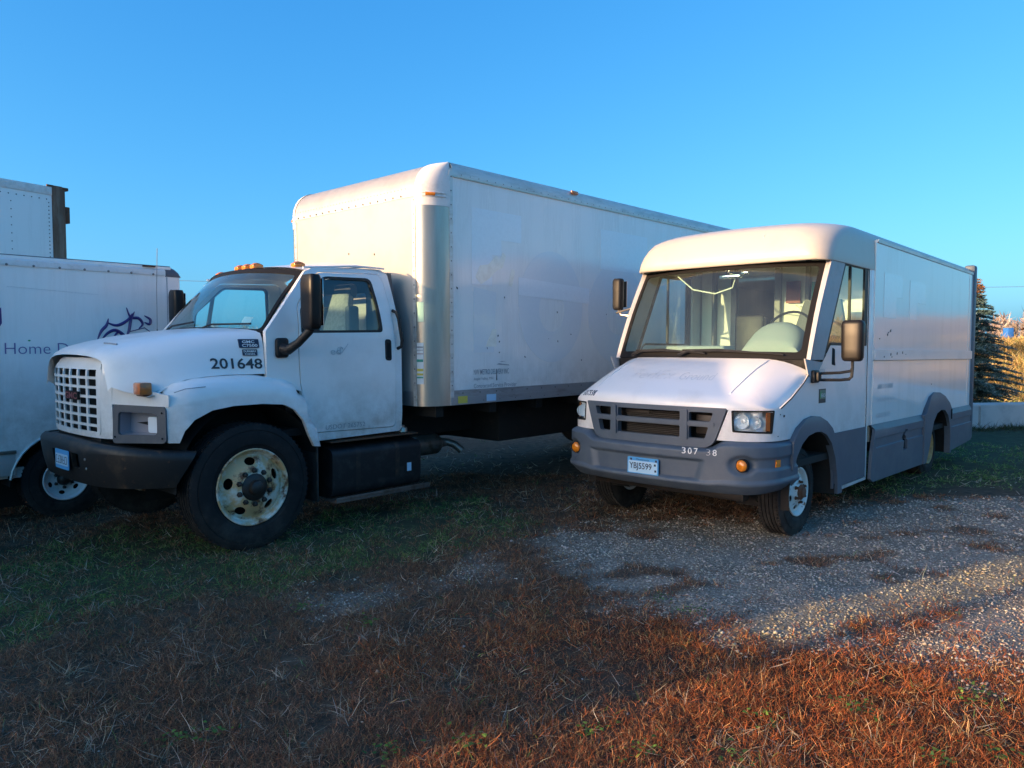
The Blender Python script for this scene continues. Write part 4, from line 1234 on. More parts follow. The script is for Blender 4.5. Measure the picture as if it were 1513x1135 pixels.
b = MB(); b.tube([side(1, .011)(.90 + .03 * math.cos(a), 1.595 + .03 * math.sin(a), 0) for a in lin(0, 5.5, 12)] + [side(1, .011)(.985, 1.65, 0)], .003, 4); b.build('door_scrawl', M['ink_faint'], T1)
# scratches on the fender
b = MB(); b.tube([(-.60, 1.125, 1.29), (-.52, 1.135, 1.315), (-.44, 1.13, 1.32), (-.36, 1.128, 1.325)], .003, 4); b.build('fender_scratch', M['ink_soft'], T1)
b = MB(); b.box(.20, .28, 1.0, 1.03, 1.385, 1.41, .006); b.box(.40, .47, 1.0, 1.04, 1.36, 1.385, .006); b.build('hood_latch', M['black'], T1)

# mirrors
for sg in (1, -1):
    b = MB(); b.box(.265, .385, sg * 1.045, sg * 1.085, 1.535, 1.70, .025, 3); mb = b.build('mirror_mount', M['black'], T1)
    b = MB(); b.tube([(.33, sg * 1.07, 1.61), (.35, sg * 1.12, 1.60), (.40, sg * 1.19, 1.655), (.46, sg * 1.27, 1.755), (.475, sg * 1.285, 1.80)], [.05, .042, .034, .034, .04], 10); b.build('mirror_arm', M['black'], T1)
    b = MB()
    rows = []
    for k, f in enumerate([0, .04, .12, .3, .6, .85, .95, 1.0]):
        z = 1.765 + .455 * f; sh = {0: .7, 1: .9}.get(k, 1) * (.8 if f == 1 else .93 if f == .95 else 1)
        w = (.088 + .010 * f) * sh; dpt = .062 * sh
        rows.append([(.475 - dpt * (1 if math.cos(q) > 0 else .8) * abs(math.cos(q)) ** .45 * (1 if math.cos(q) > 0 else -1), sg * 1.285 + w * abs(math.sin(q)) ** .45 * (1 if math.sin(q) > 0 else -1), z) for q in lin(0.01, 2 * math.pi * 23 / 24, 24)])
    b.grid(rows, closed=True, capends=True)
    mh = b.build('mirror_housing', M['mirror_plastic'], T1, ang=50)
    b = MB(); b.box(.532, .537, sg * 1.285 - .08, sg * 1.285 + .08, 1.80, 2.19, .002); b.build('mirror_glass', M['mirror'], mh)

# cargo box -----------------------------------------------------------
BX = empty('cargo_box', (0, 0, 0)); BX.rotation_euler = (0, 0, 0); BX.parent = T1; BX.location = (0, -.05, 0)
S0, S1, BT, BB, TW = 1.73, 9.3, 1.24, 1.045, 3.40     # front, rear, half width, bottom, top
CR, CW = .29, .18                                      # corner radius along s and t
RT = .29                                               # top roll radius
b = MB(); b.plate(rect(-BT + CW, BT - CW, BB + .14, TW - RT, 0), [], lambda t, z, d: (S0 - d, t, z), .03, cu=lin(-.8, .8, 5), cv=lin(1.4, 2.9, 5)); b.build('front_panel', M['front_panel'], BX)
b = MB(); b.plate(rect(-BT + CW, BT - CW, BB, BB + .14, 0), [], lambda t, z, d: (S0 - .004 - d, t, z), .03); b.build('front_lower_rail', M['bare_rail'], BX)
for sg in (1, -1):
    b = MB(); b.plate(rect(S0 + CR, S1, 1.185, TW - .115), [], lambda s_, z, d: (s_, sg * (BT + d), z), .03, cu=lin(S0 + .8, S1 - .5, 8)); b.build('side_panel', M['box_white'], BX)
    # rounded corner post
    n = 18
    b = MB(); b.grid([[(S0 + CR - CR * math.sin(a) ** .92, sg * (BT - CW + (CW + .002) * math.cos(a) ** .92 if a < 1.57 else BT - CW), z) for z in (BB, 1.5, 2.2, 2.8, TW - .42)] for a in lin(0, math.pi / 2, n)])
    bmesh.ops.solidify(b.bm, geom=b.bm.faces[:], thickness=.012)
    b.build('corner_post', M['aluminium'], BX)
    for (s_, t_) in ((S0 + CR, BT + .003), (S0, BT - CW)):
        b = MB()
        if s_ > S0 + .1: b.plate(rect(s_ - .012, s_ + .035, BB, TW - .06), [], lambda u, z, d: (u, sg * (BT + .006 + d), z), .006)
        else: b.plate(rect(BT - CW - .035, BT - CW + .012, BB, TW - .36), [], lambda u, z, d: (S0 - .006 - d, sg * u, z), .006)
        b.build('corner_seam', M['rail'], BX)
    # white moulded corner cap: sphere like patch
    def cap(u, v, d, sg=sg):
        a = u * math.pi / 2; e = v
        # v 0..: vertical skirt up then over the top
        if e < .35:
            z = TW - .43 + (.43 - RT) * (e / .35); k = 1
        else:
            q = (e - .35) / .65 * math.pi / 2
            z = TW - RT + RT * math.sin(q) + .004; k = math.cos(q)
        rs, rt_ = CR * .0 + CR, CW
        cs, ct = S0 + RT * .0, 0
        # inner quarter centre
        s_c, t_c = S0 + max(CR, RT), BT - CW
        ps = s_c - ((max(CR, RT)) * math.sin(a) ** .95) * (k if True else 1) - .006 * math.sin(a)
        pt = t_c + CW * math.cos(a) ** .95 * (.86 + .14 * k if a < 1.5 else 1) + .008 * math.cos(a)
        if a > 1.5: pt = t_c
        return (ps, sg * pt, z)
    b = MB(); b.fgrid(cap, lin(0, 1, 13), lin(0, 1, 17)); bmesh.ops.solidify(b.bm, geom=b.bm.faces[:], thickness=.01)
    cp = b.build('corner_cap', M['cap_white'], BX, ang=60)
    # its two raised ridges and the amber lamp between them
    for dz in (0.0, -.055):
        b = MB(); b.tube([cap(u, .30 + dz * 1.5, 0) for u in lin(.12, .72, 8)], .010, 6); b.build('cap_ridge', M['cap_white'], cp)
    b = MB(); pts = [cap(u, .26, 0) for u in lin(.38, .62, 7)]; b.tube([(p[0] - .006, p[1] + sg * .006, p[2]) for p in pts], .018, 8); b.build('marker_light', M['amber'], BX)
    # rails along the side
    b = MB(); b.plate(rect(S0 + CR + .02, S1, TW - .115, TW + .0), [], lambda s_, z, d: (s_, sg * (BT + .004 + d - .02 * max(0, (z - TW + .03) / .03)), z), .03, cv=[TW - .03]); b.build('top_rail', M['rail'], BX)
    b = MB(); b.plate(rect(S0 + CR + .02, S1, TW - .135, TW - .125), [], lambda s_, z, d: (s_, sg * (BT + .014 + d), z), .014); b.build('rail_lip', M['aluminium'], BX)
    b = MB(); b.plate(rect(S0 + CR, S1, BB, BB + .075), [], lambda s_, z, d: (s_, sg * (BT + .012 + d), z), .03); b.plate(rect(S0 + CR, S1, BB + .075, 1.19), [], lambda s_, z, d: (s_, sg * (BT + .004 + d), z), .02); b.build('lower_rail', M['bare_rail'], BX)
# front roll over
b = MB(); b.grid([[(S0 + RT - (RT + .003) * math.cos(q), t_, TW - RT + RT * math.sin(q)) for q in lin(0, math.pi / 2, 12)] for t_ in lin(-BT + CW + .005, BT - CW - .005, 9)])
bmesh.ops.solidify(b.bm, geom=b.bm.faces[:], thickness=.012); b.build('front_roll', M['roll_metal'], BX)
b = MB(); b.plate(rect(-BT + CW, BT - CW, TW - RT - .05, TW - RT + .004), [], lambda t, z, d: (S0 - .006 - d, t, z), .008); b.build('roll_flange', M['rail'], BX)
b = MB(); b.box(S0 + RT - .01, S1, -BT + .02, BT - .02, TW - .02, TW + .004, 0); b.build('roof', M['rail'], BX)
b = MB(); b.box(S0 + .3, S1, -BT + .03, BT - .03, BB, BB + .06); b.build('floor', M['dark'], BX)
b = MB(); b.box(S1 - .03, S1 + .01, -BT, BT, BB, TW); b.build('rear_door', M['white'], BX)
# rivets
b = MB()
for k in range(17):
    z = BB + .06 + k * .135
    b.dome((S0 + CR + .012, BT + .006, z), (0, 1, 0), .0085)
    if z < TW - .4: b.dome((S0 - .006, BT - CW - .012, z + .03), (-1, 0, 0), .0085); b.dome((S0 - .006, -BT + CW + .012, z + .03), (-1, 0, 0), .0085)
for k in range(60):
    s_ = S0 + CR + .15 + k * .12
    b.dome((s_, BT + .008, TW - .10), (0, 1, 0), .006)
    if k % 2 == 0: b.dome((s_, BT + .012, BB + .115), (0, 1, 0), .009); b.dome((s_ + .05, BT + .013, BB + .03), (0, 1, 0), .007)
for k in range(16):
    t_ = -BT + CW + .08 + k * .123
    b.dome((S0 - .012, t_, TW - RT - .03), (-1, 0, 0), .011)
for k in range(36):
    t_ = -BT + CW + .06 + k * .055
    b.dome((S0 - .002, t_, TW - RT + .035), (-1, 0, .1), .006)
b.build('rivets', M['rivet'], BX, kind='stuff')
b = MB()
for (s_, z) in ((1.46, 2.62), (1.46, 2.60)):
    pass
for (t_, z) in ((.42, 2.56), (-.02, 2.60)): b.dome((S0 - .002, t_, z), (-1, 0, 0), .012)
b.build('panel_bolts', M['rivet'], BX)
# marker lamps on the top rail
for s_ in (3.95,):
    b = MB(); b.box(s_ - .06, s_ + .06, BT + .004, BT + .028, TW - .035, TW + .004, .008); b.build('marker_light', M['amber_old'], BX)
# placard on the corner post, cut to its curve
def post(q, z, off):
    a = q
    return (S0 + CR - (CR + off) * math.sin(a) ** .92, BT - CW + (CW + .002 + off) * max(0, math.cos(a)) ** .92, z)
b = MB(); b.fgrid(lambda u, z, d: post(u, z, .004), lin(1.12, 1.50, 6), [1.26, 1.66]); plc = b.build('safety_placard', M['sticker_white'], BX, recalc=False)
for (z0, z1, m_) in ((1.475, 1.50, 'sticker_teal'), (1.318, 1.332, 'sticker_teal'), (1.385, 1.41, 'sticker_yellow'), (1.345, 1.365, 'sticker_yellow'), (1.61, 1.625, 'ink_soft'), (1.585, 1.592, 'ink_soft'), (1.55, 1.556, 'badge_red')):
    b = MB(); b.fgrid(lambda u, z, d: post(u, z, .007), lin(1.14, 1.48, 5), [z0, z1]); b.build('placard_band', M[m_], plc, recalc=False)
b = MB(); b.fgrid(lambda u, z, d: post(u, z, .006), lin(1.10, 1.42, 6), [1.86, 2.05]); b.build('pale_sticker', pbr('pale_green_sticker', (.62, .72, .56), .5), BX, recalc=False)
BS = lambda s0, z0, off=.003: (lambda x, y, d=0: (s0 + x, BT + off, z0 + y))
for (s_, w_, m_) in ((2.10, .13, 'sticker_yellow'), (2.50, .14, 'plate_white')):
    b = MB(); b.plate(rect(s_, s_ + w_, BB + .015, BB + .085), [], lambda u, z, d: (u, BT + .016 + d, z), .002); b.build('rail_sticker', M[m_], BX)
# lettering and what is left of the old lettering
text('NW METRO DELIVERY INC', BX, M['ink_soft'], BS(2.33, 1.335), .52, .055, bold=.004)
text('Apple Valley, MN', BX, M['ink_soft'], BS(2.33, 1.272), .28, .036, bold=.0)
text('Contracted Service Provider', BX, M['ink_soft'], BS(2.33, 1.200), .64, .043, bold=.0)
def flat(pts, mat, name, off=.0025, parent=None, holes=()):
    b = MB(); b.plate(pts, holes, lambda u, z, d: (u, BT + off + d, z), .002); return b.build(name, M[mat], parent or BX)
flat([(2.31, 2.245), (2.60, 2.245), (2.60, 2.56), (2.74, 2.56), (2.74, 2.72), (3.05, 2.72), (3.05, 3.01), (2.31, 3.01)], 'ghost', 'old_lettering_mark')
flat([(4.48, 2.55), (5.51, 2.55), (5.51, 3.03), (4.48, 3.03)], 'ghost', 'old_lettering_mark')
flat(circ(3.56, 2.06, .56, .62, 40), 'ghost_dark', 'old_lettering_mark', holes=[circ(3.56, 2.02, .22, .24, 24)])
flat(circ(4.85, 2.02, .62, .62, 40), 'ghost_dark', 'old_lettering_mark', off=.002, holes=[circ(4.85, 2.0, .24, .24, 24)])
flat([(2.33, 1.56), (2.62, 1.56), (2.66, 2.18), (2.33, 2.22)], 'ghost_dark', 'old_lettering_mark')
flat([(3.0, 2.17), (4.25, 2.12), (4.25, 2.30), (3.0, 2.36)], 'ghost', 'tape_mark', off=.0045)
text('HIRING DRIVERS', BX, M['ink_faint'], lambda x, y: (3.08 + x, BT + .007, 2.20 + y - .04 * x), .95, .10) if False else None
flat(fillet([(2.36, 2.32), (2.42, 2.44), (2.55, 2.46), (2.66, 2.56), (2.72, 2.52), (2.76, 2.60), (2.81, 2.57), (2.76, 2.44), (2.66, 2.40), (2.58, 2.33), (2.44, 2.25)], .02), 'vinyl_cream', 'vinyl_scrap', off=.004)
flat(fillet([(2.85, 2.26), (2.90, 2.25), (2.95, 2.42), (2.90, 2.44), (2.87, 2.36)], .015), 'vinyl_cream', 'vinyl_scrap', off=.004)
flat([(2.50, 1.62), (2.66, 1.62), (2.66, 1.80), (2.60, 1.80)], 'vinyl_cream', 'vinyl_scrap', off=.004)
for i, (s_, z) in enumerate([(2.10, 2.19), (2.68, 1.72), (2.70, 1.66), (2.52, 1.60), (2.70, 1.55), (3.42, 2.235), (4.02, 2.215), (3.65, 2.0), (3.66, 1.67), (2.78, 2.13), (3.5, 1.7), (4.6, 2.0), (3.9, 1.75), (3.1, 1.50), (4.1, 1.45)]):
    w_ = random.uniform(.008, .022)
    flat([(s_, z), (s_ + w_, z + random.uniform(-.01, .01)), (s_ + w_ * .7, z + w_ * random.uniform(.5, 1.6)), (s_ - w_ * .2, z + w_)], 'ink', 'scuff', off=.0035)
flat([(2.66, 1.435), (2.86, 1.42), (2.85, 1.428), (2.70, 1.445)], 'ink_soft', 'scuff'); flat([(2.70, 1.46), (2.80, 1.462), (2.75, 1.468)], 'ink_soft', 'scuff'); flat([(2.655, 1.27), (2.667, 1.27), (2.660, 1.39)], 'ink', 'scuff', off=.006)

# chassis, exhaust, wheels
b = MB()
for sg in (1, -1): b.box(-.85, 9.1, sg * .38, sg * .46, .66, .90, .01)
for k in range(10): b.box(1.9 + k * .75, 2.0 + k * .75, -1.2, 1.2, .93, 1.043)
b.box(-.7, 1.5, -.36, .36, .50, 1.0, .03); b.box(-.9, -.75, -.5, .5, .55, .95)
b.box(2.0, 8.9, -.55, -.47, .72, 1.03); b.box(2.0, 8.9, .47, .55, .9, 1.03)
b.box(-.07, .07, -.9, .9, .40, .52, .02); b.box(7.1, 7.3, -.9, .9, .42, .62, .03); b.box(3.1, 6.2, -1.12, .9, .55, 1.04, .02)  # the wide last block is added as the black shade under the cargo box
b.box(3.0, 3.8, -1.1, -.6, .45, .95, .03)
b.build('chassis', M['dark'], T1)
b = MB(); b.lathe((2.02, .45, .545), [(0, 0), (.09, .0), (.115, .02), (.115, .52), (.09, .56), (.05, .58), (.05, .66)], 24, 's'); b.build('muffler', M['exhaust'], T1)
b = MB(); b.tube([(2.64, .45, .545), (2.70, .47, .55), (2.76, .54, .52), (2.81, .60, .45)], .042, 14); b.build('tailpipe', M['exhaust'], T1)
wheel(T1, 0.0, 1.15, .507, .508, .27, .305, M['rim_worn'], 1, 'steer', 10, 5, label='front wheel with a rust streaked white rim')
wheel(T1, 0.0, -1.15, .505, .515, .27, .305, M['rim_worn'], -1, 'steer', 10, 5)
for sg in (1, -1):
    for o in (0, .32): wheel(T1, 7.2, sg * (1.22 - o), .505, .515, .26, .305, M['rim_white'], sg, 'deep', 10, 5, dish=.14)
b = MB(); b.tube([(.13, -.95, 1.42), (.13, -.95, 1.8)], .006, 6); b.tube([(.13, -.95, 1.8), (.135, -.95, 2.2), (.15, -.95, 2.60)], .0028, 5); b.build('antenna', M['wire'], T1)

# ------------------------------------------------------------------ the step van on the right
V1_ = empty('step_van', (1.773, 7.095, 0), 42.8, -0.5)
tag(V1_, 'white step van with blue grey bumper and skirts, licence plate YBJ5599', 'van')
SV = V1_
VP = Plan([(-.885, 0), (-.875, .3), (-.835, .6), (-.79, .78), (-.71, .90), (-.60, .975), (-.45, 1.0), (-.2, 1.0), (0.2, 1.0), (.6, 1.0)])
def VF(off=0.0, lean=0.0):
    def f(q, z, d):
        s_, t_ = VP.at(q, d + off - lean * (z - .95))
        return (s_, t_, z)
    return f
Q = VP.qt
def qs(s_):      # arc length of the side position s (t = 1)
    return VP.q[-1] - (.6 - s_)
M['ghost_line'] = pbr('hood_lettering_residue', (.66, .65, .64), .5, var=(30, (.80, .78, .76), .42, .62))
# hood: grid over a (across) and b (front to windscreen)
HB = [(0, 0, 1.130), (.05, .006, 1.165), (.12, .03, 1.200), (.25, .14, 1.262), (.45, .32, 1.345), (.7, .54, 1.437), (1.0, .765, 1.525)]
def hood_v(a, bb, off=0.0):
    q = Q(.985) * a
    s0, t0 = VP.at(q, 0)
    ds = interp(bb, [(x, y) for x, y, _ in HB]); z = interp(bb, [(x, y) for x, _, y in HB])
    k = max(0, (abs(a) - .62) / .38)
    s1 = -.12 + .22 * a * a; t1 = .985 * a
    f = bb
    s_ = (s0 + ds) * (1 - f) + min(s1, 9) * f if bb > .12 else s0 + ds
    if bb > .12:
        g = (bb - .12) / .88
        sA, tA = s0 + .03, t0 * .995
        s_ = sA * (1 - g) + s1 * g; t_ = tA * (1 - g) + t1 * g
    else: t_ = t0
    z -= k ** 2 * interp(bb, [(0, .018), (.06, .06), (.12, .11), (.25, .135), (.45, .14), (.7, .137), (1, .11)])
    return (s_, t_, z + off)
b = MB(); b.fgrid(lambda a, bb, d: hood_v(a, bb, d), lin(-1, 1, 33), [0, .03, .06, .09, .12, .18, .25, .4, .55, .7, .85, 1.0], .02)
hd = b.build('hood', M['van_white'], SV, ang=50)
# crease lines pressed into the hood
for a in (-.62, .62):
    b = MB(); b.tube([hood_v(a * (1 + .12 * x), .2 + .75 * x, .001) for x in lin(0, 1, 9)], .007, 6); b.build('hood_crease', M['van_white'], hd)
def on_vhood(a0, b0, da, db):
    def f(x, y):
        a = a0 + da * x; bb = b0 + db * y
        return hood_v(a, bb, .004)
    return f
text('307338', hd, M['plate_ink'], on_vhood(-.73, .05, 1.0, 1.0), .16, .10, bold=.01, shear=.2)
text('FedEx', hd, M['ghost_line'], on_vhood(-.38, .42, 1.0, 1.0), .42, .20, bold=-.012, label='faint remains of lettering on the hood')
text('Ground', hd, M['ghost_dark'], on_vhood(.10, .42, 1.0, 1.0), .30, .16, bold=-.01)

# front panel: white round the lamps, grille opening, lamp openings
hl = [(Q(.735), .935), (Q(.975), .925), (Q(.982), 1.112), (Q(.725), 1.110)]
hlp = fillet(hl, .012)
mir = lambda pts: [(-p[0], p[1]) for p in pts][::-1]
g_out = fillet([(-.70, 1.125), (-.585, .795), (.585, .795), (.70, 1.125)], [.02, .09, .09, .02])
Qe = qs(-.30)
for sg in (1, -1):
    o_ = [(.60 * 1.0, .80), (.60, .862), (Qe, .862), (Qe, 1.10), (Q(.985) + .03, 1.128), (.705, 1.128)] if sg > 0 else [(.60, .80), (.60, .862), (Qe, .862), (Qe, 1.10), (Q(.985) + .03, 1.128), (.705, 1.128)]
    o_ = [(.615, .862), (Qe, .862), (Qe, 1.115), (Q(.985) + .02, 1.128), (.712, 1.128)]
    b = MB(); b.plate(o_, [hlp], lambda q, z, d, sg=sg: VF()(sg * q, z, d) , .02, cu=lin(.7, Qe - .03, 10), cv=[.95, 1.05]); b.build('front_corner', M['van_white'], SV)
    # headlamp
    b = MB(); hin = fillet([(p[0] + (.012 if p[0] < Q(.85) else -.012), p[1] + (.012 if p[1] < 1 else -.012)) for p in hl], .01)
    b.plate(hlp, [hin], lambda q, z, d, sg=sg: VF(.004)(sg * q, z, d), .03, cu=lin(Q(.76), Q(.95), 4)); h_ = b.build('headlight', M['void'], SV)
    b = MB(); b.plate(hlp, [], lambda q, z, d, sg=sg: VF(-.06 + .03 * math.sin(q * 40) * math.sin(z * 30))(sg * q, z, d), .004, cu=lin(Q(.745), Q(.965), 12), cv=lin(.94, 1.1, 10)); b.build('reflector', M['reflector'], h_)
    for (qq, rr_, zz) in ((Q(.815), .062, 1.022), (Q(.91), .052, 1.01)):
        p = VF(-.05)(sg * qq, zz, 0)
        b = MB(); b.lathe((p[0], p[1], p[2]), [(rr_, -.03), (rr_ * .93, -.01), (rr_ * .6, .02), (rr_ * .25, .035), (.015, .03), (.015, -.01), (0, -.012)], 20, 's'); b.build('lamp_bowl', M['bowl'], h_)
    b = MB(); b.plate(rect(Q(.955), Q(.972), .945, 1.095), [], lambda q, z, d, sg=sg: VF(-.015)(sg * q, z, d), .01); b.build('corner_lamp', M['amber_old'], h_)
    b = MB(); b.plate(hlp, [], lambda q, z, d, sg=sg: VF(.002)(sg * q, z, d), 0, cu=lin(Q(.745), Q(.965), 6)); b.build('lens', M['glass_clear'], h_)
    for (qq, zz) in ((qs(-.5), 1.075), (qs(-.44), 1.06), (qs(-.53), .90)):
        b = MB(); p = VF(.001)(sg * qq, zz, 0); b.dome(p, (0, sg, 0), .012 if zz == 1.06 else .006); b.build('panel_screw', M['void'], SV)
# grille frame and bars
bars_t = (-.355, .345)
holes_ = []
for (q0, q1) in ((-.60, -.395), (-.315, .305), (.385, .60)):
    for (z0, z1) in ((.87, .965), (1.01, 1.085)):
        k0 = (1.125 - z0) / .33; k1 = (1.125 - z1) / .33
        l0 = q0 + .10 * k0 if q0 < -.5 else q0; l1 = q0 + .10 * k1 if q0 < -.5 else q0
        r0 = q1 - .10 * k0 if q1 > .5 else q1; r1 = q1 - .10 * k1 if q1 > .5 else q1
        if q0 < -.5 and z0 < .9: l0 -= .0
        holes_.append(fillet([(l0, z0), (r0, z0), (r1, z1), (l1, z1)], .012, 2))
b = MB(); b.plate(g_out, holes_, VF(.018), .05, cu=lin(-.6, .6, 13), cv=[.83, .93, 1.03]); gl_ = b.build('grille', M['grey_plastic'], SV, ang=30)
for q_ in bars_t:
    b = MB(); b.plate([(q_ - .032, .855), (q_ + .032, .855), (q_ + .028, 1.10), (q_ - .028, 1.10)], [], VF(.034), .02); b.build('grille_post', M['grey_plastic'], gl_)
b = MB(); b.plate(rect(-.6, .6, .972, 1.004, .008), [], VF(.028), .02, cu=lin(-.5, .5, 11)); b.build('grille_bar', M['grey_plastic'], gl_)
b = MB(); b.plate(rect(-.70, .70, .78, 1.13), [], VF(-.14), .01, cu=lin(-.6, .6, 7)); b.build('grille_cavity', M['void'], SV)
b = MB()
for k in range(14): b.box(-.80, -.77, -.28, .36, .86 + k * .015, .866 + k * .015)
b.build('radiator_fins', pbr('radiator_fin', (.06, .055, .05), .6, .5), SV)
b = MB(); b.box(-.80, -.76, -.30, -.05, 1.03, 1.07, .01); b.box(-.80, -.765, -.42, -.37, .90, .96, .01); b.box(-.79, -.76, .40, .55, .9, 1.06, .01); b.build('engine_bracket', M['hub_dark'], SV)

# bumper: one moulded skin with recess and lamp pods
BVP = Plan([(-.955, 0), (-.945, .3), (-.905, .6), (-.855, .8), (-.76, .935), (-.64, 1.005), (-.50, 1.03), (-.18, 1.03)])
Qb = BVP.q[-1]
def smooth(x): x = max(0, min(1, x)); return x * x * (3 - 2 * x)
def bump_fn(q, v, d=0):
    k = abs(q)
    top = .868 - .065 * smooth((.72 - k) / .16)
    bot = .430 + .01 * smooth((k - .9) / .3)
    z = bot + (top - bot) * v
    dd = 0
    # section: top lip rolls back, belly line near the bottom
    dd -= .09 * max(0, (v - .90) / .10) ** 1.5
    dd -= .055 * smooth((.20 - v) / .20) + .02 * smooth((.07 - v) / .07)
    dd += .012 * smooth((.27 - v) / .03) * smooth((v - .15) / .03)
    # central recess
    w_ = .62 - .10 * (1 - v)
    rec = smooth((w_ - abs(q + .03)) / .07) * smooth((v - .26) / .04) * smooth((.74 - v) / .06)
    dd -= .030 * rec
    # lamp pod hollows and the groove running outwards from them
    r = math.hypot((k - .855) / 1.35, (z - .675))
    dd -= .028 * smooth((.088 - r) / .03)
    if k > .9: dd -= .014 * smooth((z - .635) / .012) * smooth((.735 - z) / .012)
    q2 = math.copysign(min(abs(q), Qb - .045 * (1 - v) * 2.2 - .10 * max(0, v - .8)), q) if k > Qb - .02 else q
    s_, t_ = BVP.at(q2, dd + d)
    return (s_, t_, z)
b = MB(); b.fgrid(lambda q, v, d: bump_fn(q, v, d), lin(-Qb, Qb, 151), lin(0, 1, 41), .025)
vb = b.build('bumper', M['grey_plastic'], SV, ang=60)
for sg in (1, -1):
    p = bump_fn(sg * .855, .56, 0); z_ = .675
    b = MB(); s_, t_ = BVP.at(sg * .855, -.02)
    b.lathe((s_, t_, z_), [(.047, .02), (.047, -.012), (.040, -.022), (.025, -.030), (0, -.033)], 24, 's')
    b.build('fog_lamp', M['amber'], vb)
    b = MB(); b.lathe((s_, t_, z_), [(.047, .01), (.047, -.016), (.054, -.012), (.056, .015)], 24, 's'); b.build('lamp_ring', M['void'], vb)
    b = MB(); b.plate(rect(qs(-.60) - .0 + .03, qs(-.60) + .095, .655, .715, .006), [], lambda q, z, d, sg=sg: (BVP.at(sg * (q + .06), d - .006)[0], BVP.at(sg * (q + .06), d - .006)[1], z), .02); b.build('side_marker', M['amber'], vb)
VPL = lambda off: (lambda x, y, d=0: (BVP.at(-.165 + x, .0 + off + d)[0], -.165 + x, .513 + y - .0 * x))
b = MB(); b.plate(rect(0, .31, 0, .155, .012), [], VPL(.0), .005, cu=[.1, .2]); vpl = b.build('licence_plate', M['plate_blue'], SV)
b = MB(); b.plate(rect(.010, .300, .022, .125, .012), [], VPL(.002), .001, cu=[.1, .2]); b.build('plate_field', M['plate_white'], vpl)
text('YBJ5599', vpl, M['plate_ink'], lambda x, y: VPL(.0045)(.022 + x, .040 + y), .225, .070, bold=.008, name='plate_number')
text('Minnesota', vpl, M['plate_ink'], lambda x, y: VPL(.0035)(.09 + x, .132 + y), .13, .013, name='plate_state')
text('10,000 lakes', vpl, M['plate_ink'], lambda x, y: VPL(.0035)(.095 + x, .007 + y), .12, .010, name='plate_motto')
for (x, y) in ((.27, .11), (.275, .06), (.03, .145), (.28, .145)):
    b = MB(); b.plate(rect(x, x + .018, y - .018, y), [], VPL(.0045), .001); b.build('plate_sticker', M['plate_ink'], vpl)
for i, ch in enumerate('307'):
    text(ch, vb, M['sticker_white'], lambda x, y, i=i: (BVP.at(.36 + i * .052 + x, .004)[0], BVP.at(.36 + i * .052 + x, .004)[1], .742 + y), .034, .052, bold=.004, name='bumper_number')
for i, ch in ((4.0, '3'), (5.0, '8')):
    text(ch, vb, M['ink_faint'] if i < 5 else M['sticker_white'], lambda x, y, i=i: (BVP.at(.36 + i * .052 + x, .004)[0], BVP.at(.36 + i * .052 + x, .004)[1], .742 + y), .034, .05, bold=-.02 if i < 5 else .004, name='bumper_number')

# windscreen
def WV(a, v, d=0):
    bs = Vector((-.125 + .20 * a * a, .975 * a, 1.525 - .01 * a * a)); tp = Vector((.395 + .15 * a * a, .955 * a, 2.425 - .01 * a * a))
    p = bs.lerp(tp, v); bul = .03 * math.sin(v * math.pi)
    return (p.x - bul - d * .87, p.y, p.z + .5 * d)
au, av = lin(-.95, .95, 19), lin(.12, .88, 7)
b = MB(); b.plate(rect(-1, 1, 0, 1, .03), [fillet([(-.945, .07), (.945, .07), (.95, .95), (-.95, .95)], .05)], WV, .015, cu=au, cv=av); b.build('windscreen_border', M['frit'], SV)
b = MB(); b.plate(rect(-.97, .97, .02, .98), [], lambda a, v, d: WV(a, v, d - .006), 0, cu=au, cv=av); b.build('windscreen', M['glass'], SV)
for (a0, a1, a2) in ((-.75, -.35, .10), (-.15, .25, .80)):
    b = MB(); b.tube([WV(a0, .0, .05), WV(a0 + .1, .045, .045), WV(a1, .055, .035), WV(a2, .035, .03)], [.014, .011, .010, .008], 6)
    b.tube([WV(a1 - .38, .065, .025), WV(a1, .07, .03), WV(a2 + .02, .03, .025)], .008, 6); b.build('wiper', M['black'], SV)
b = MB(); b.grid([[hood_v(a, 1.0, -.005), WV(a, -.005, .0), (WV(a, 0, 0)[0] + .06, WV(a, 0, 0)[1], 1.50)] for a in lin(-1, 1, 21)]); b.build('cowl', M['black'], SV)
# pillars
for sg in (1, -1):
    def pil(u, v, d, sg=sg):
        # u 0 at the glass edge, 1 at the side window edge
        w = WV(1.0, v); z = w[2]
        e = (interp(z, [(1.40, .26), (1.48, .36), (2.43, .875)]), 1.0, z)
        m = (w[0] + .02, 1.0, z)
        if u < .4:
            k = u / .4; p = Vector(w).lerp(Vector(m), k); p.y += .018 * math.sin(k * math.pi) ; p.x -= .02 * math.sin(k * math.pi)
        else:
            k = (u - .4) / .6; p = Vector(m).lerp(Vector(e), k)
        return (p.x, sg * (p.y + .004 + d), p.z)
    b = MB(); b.fgrid(pil, [0, .1, .2, .3, .4, .55, .7, .85, 1.0], lin(0, 1.0, 10), .012); b.build('windscreen_pillar', M['grey_trim'], SV, ang=60)
    b = MB(); b.plate([(-.04, 1.525), (.36, 1.49), (.17, 1.34), (.04, 1.385)], [], lambda s_, z, d, sg=sg: (s_, sg * (1.006 + d), z), .012); b.build('pillar_foot', M['grey_trim'], SV)
